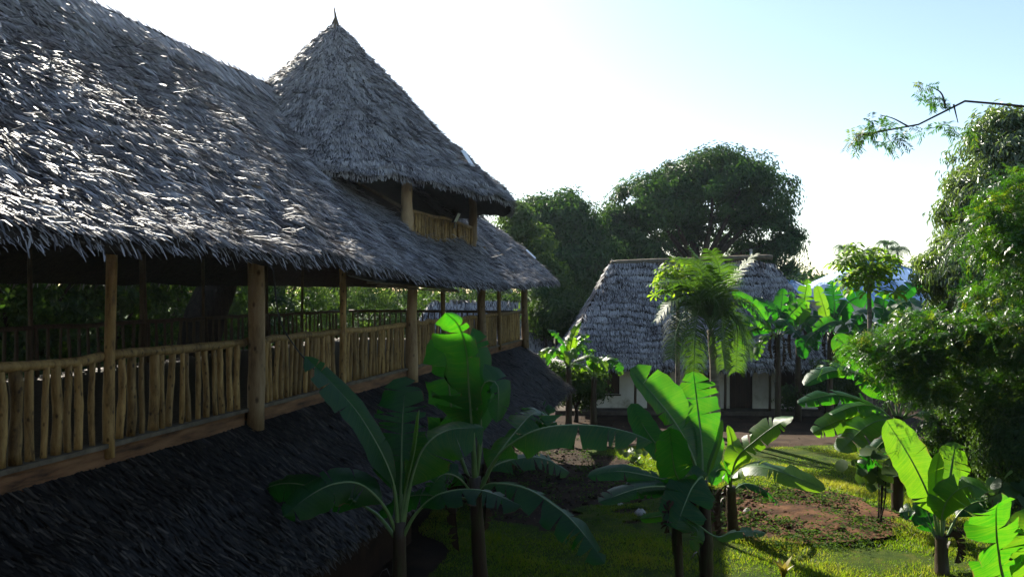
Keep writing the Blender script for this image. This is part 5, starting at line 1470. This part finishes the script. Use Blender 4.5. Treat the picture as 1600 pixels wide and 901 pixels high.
def scatter_flat(n, inside, xr, yr, size, rg, z=.02):
    x = rg.uniform(*xr, n); y = rg.uniform(*yr, n); k = inside(x, y); x, y = x[k], y[k]; m = len(x)
    P = np.stack([x, y, np.full(m, z)], 1)
    return leaves(P, np.tile([0, -.1, 1.0], (m, 1)), rg.uniform(*size, m), rg.uniform(size[0] * .4, size[1] * .5, m), rg, 0, np.clip(rg.beta(1.5, 3, m), 0, 1), .1)
V, F, T = join_np([scatter_flat(3600, in_leftsoil, (-2.5, 4.5), (17, 28), (.05, .16), r7), scatter_flat(900, lambda x, y: in_bed(x, y, .95), (4, 9.3), (15.8, 21.8), (.05, .14), r7, .10),
                   scatter_flat(500, lambda x, y: ~in_lawn(x, y) & (y > 26), (-2, 18), (26, 34), (.06, .16), r7, .03)])
o = add("leaf_litter", np_mesh("leaf_litter", V, F, T), M_DEADLEAF, kind="stuff"); o["label"] = "fallen dry leaves scattered over the bare soil"

# clods and stones
def lump_mesh(rg):
    V = []; F = []
    for i in range(4):
        ph = math.pi * (i + .5) / 4 if 0 < i < 3 else (.3 if i == 0 else math.pi - .3)
        for k in range(6):
            r = rg.uniform(.75, 1.15)
            V.append((r * math.sin(ph) * math.cos(k * 1.047), r * math.sin(ph) * math.sin(k * 1.047), r * .7 * math.cos(ph)))
    for i in range(3):
        for k in range(6): F.append((i * 6 + k, (i + 1) * 6 + k, (i + 1) * 6 + (k + 1) % 6, i * 6 + (k + 1) % 6))
    F.append(tuple(range(6))); F.append(tuple(range(23, 17, -1)))
    return V, F
mb = MB()
for _ in range(520):
    q = r7.uniform(0, 6.28); rr = math.sqrt(r7.uniform(0, .98))
    c = np.array([BED[0] + BED[2] * rr * math.cos(q), BED[1] + BED[3] * rr * math.sin(q), .06]); s = r7.gamma(2, .022) + .015
    V, F = lump_mesh(r7); mb.poly([c + np.array(v) * s for v in V], F)
me = py_mesh("soil_clods", mb.V, mb.F, True); o = add("soil_clods", me, M_REDSOIL, kind="stuff"); o["label"] = "reddish clods of earth on the garden bed"
mb = MB()
for _ in range(260):
    c = np.array([r7.uniform(-2, 3.8), r7.uniform(17.5, 27), .01]); s = r7.gamma(2, .018) + .012
    if not in_leftsoil(c[0:1], c[1:2])[0]: continue
    V, F = lump_mesh(r7); mb.poly([c + np.array(v) * s for v in V], F)
o = add("soil_crumbs", py_mesh("soil_crumbs", mb.V, mb.F, True), M_SOIL, kind="stuff"); o["label"] = "crumbly dark soil under the left banana plants"
for k, (px, py, s, lab) in enumerate([(1000, 806, .17, "pale rounded stone on the shaded soil left of the central banana"), (968, 790, .09, "smaller pale stone on the soil further left"), (1168, 802, .12, "grey stone on the left rim of the soil bed")]):
    Y = CAM_H * F_PX / (py - HORIZON); V, F = lump_mesh(r7)
    o = add("stone", py_mesh("stone", np.array(V) * s, F, True), M_STONE, loc=(*at(px, py, Y)[:2], s * .4)); tag(o, lab, "stone", "garden stones")

# weeds in the bed and along its rim
n = 0; parts_ = []
for _ in range(150):
    q = r7.uniform(0, 6.28); rr = math.sqrt(r7.uniform(.05, 1.25))
    c = np.array([BED[0] + BED[2] * rr * math.cos(q), BED[1] + BED[3] * rr * math.sin(q), .06])
    m = int(r7.integers(15, 60)); s = r7.uniform(.08, .22)
    P = c + r7.normal(0, 1, (m, 3)) * np.array([s, s, s * .35]) + np.array([0, 0, s * .4])
    parts_.append(leaves(P, np.tile([0, -.2, 1.0], (m, 1)), r7.uniform(.05, .12, m), r7.uniform(.03, .06, m), r7, 0, np.clip(r7.normal(.7, .2, m), 0, 1)))
for _ in range(160):
    c = np.array([r7.uniform(-1.5, 4), r7.uniform(18, 29), .03])
    m = int(r7.integers(12, 40)); s = r7.uniform(.08, .2)
    P = c + r7.normal(0, 1, (m, 3)) * np.array([s, s, s * .3]) + np.array([0, 0, s * .3])
    parts_.append(leaves(P, np.tile([0, -.2, 1.0], (m, 1)), r7.uniform(.05, .1, m), r7.uniform(.02, .05, m), r7, 0, np.clip(r7.normal(.5, .2, m), 0, 1)))
V, F, T = join_np(parts_)
o = add("weeds", np_mesh("weeds", V, F, T), M_WEED, kind="stuff"); o["label"] = "low green weeds sprouting in the bed and bare soil"

# ------------------------------------------------------------------ unseen wing around the viewpoint, added to cut sky light
wing = thing("added_wing", "unseen thatched balcony wing added around the viewpoint to block sky light", "building", (4, -4, 0))
wfa, wf = frame_at(-5.5, -9.0, 0.0)
wroof = HipRoof(wfa, None, 0, 24, 0, 9.6, 1.5, 1.2, 6.05, 0.80, 10.4, 95, .05)
P, F = wroof.base(.4, .07)
wo2 = solid(part("roof", P, F, M_UNDER, wing, smooth=True), .15)
V, F, T = join_np([wroof.scatter(9000, r3, (.4, .7), (.06, .1), .03, .25), wroof.fringe(1500, r3, (.2, .4), (.03, .06))])
part("thatch", V, F, M_THATCH_SHADED, wo2, tint=T, kind="stuff")
MB().box(wf, (.8, 1.2, FLOOR - .16), (23, 9.15, FLOOR)).out("floor", M_POLE_DARK, wing)
MB().box(wf, (.9, 5.6, FLOOR + .002), (23, 5.8, 6.6)).out("back_wall", M_DARKWOOD, wing)
MB().box(wf, (.9, 1.3, 0), (23, 8.2, FLOOR - .17)).out("ground_floor", M_MUD, wing)
for x in (1.2, 4.2, 7.2, 10.2, 13.2, 16.2, 19.2, 22.2):
    part("post", *tube([wf(x, 9.0, FLOOR - .1), wf(x, 9.0, 6.5)], .11, 10), M_POST, wing, smooth=True)
part("handrail", *tube([wf(1, 9.05, FLOOR + .95), wf(23, 9.05, FLOOR + .95)], .05, 8), M_POLE, wing, smooth=True)

# ------------------------------------------------------------------ haze volume standing in for lens glare
m, nt, out = new_mat("glare_haze")
pv = nt.nodes.new("ShaderNodeVolumePrincipled")
pv.inputs['Color'].default_value = (0.72, 0.85, 1.0, 1)
pv.inputs['Density'].default_value = 0.00018
pv.inputs['Anisotropy'].default_value = 0.65
nt.links.new(pv.outputs[0], out.inputs['Volume'])
hz = MB().box(ident, (-70, -45, -1.2), (90, 190, 17.5))
o = add("haze", py_mesh("haze", hz.V, hz.F), m, kind="stuff")
o["label"] = "thin pale haze volume added in place of lens glare"
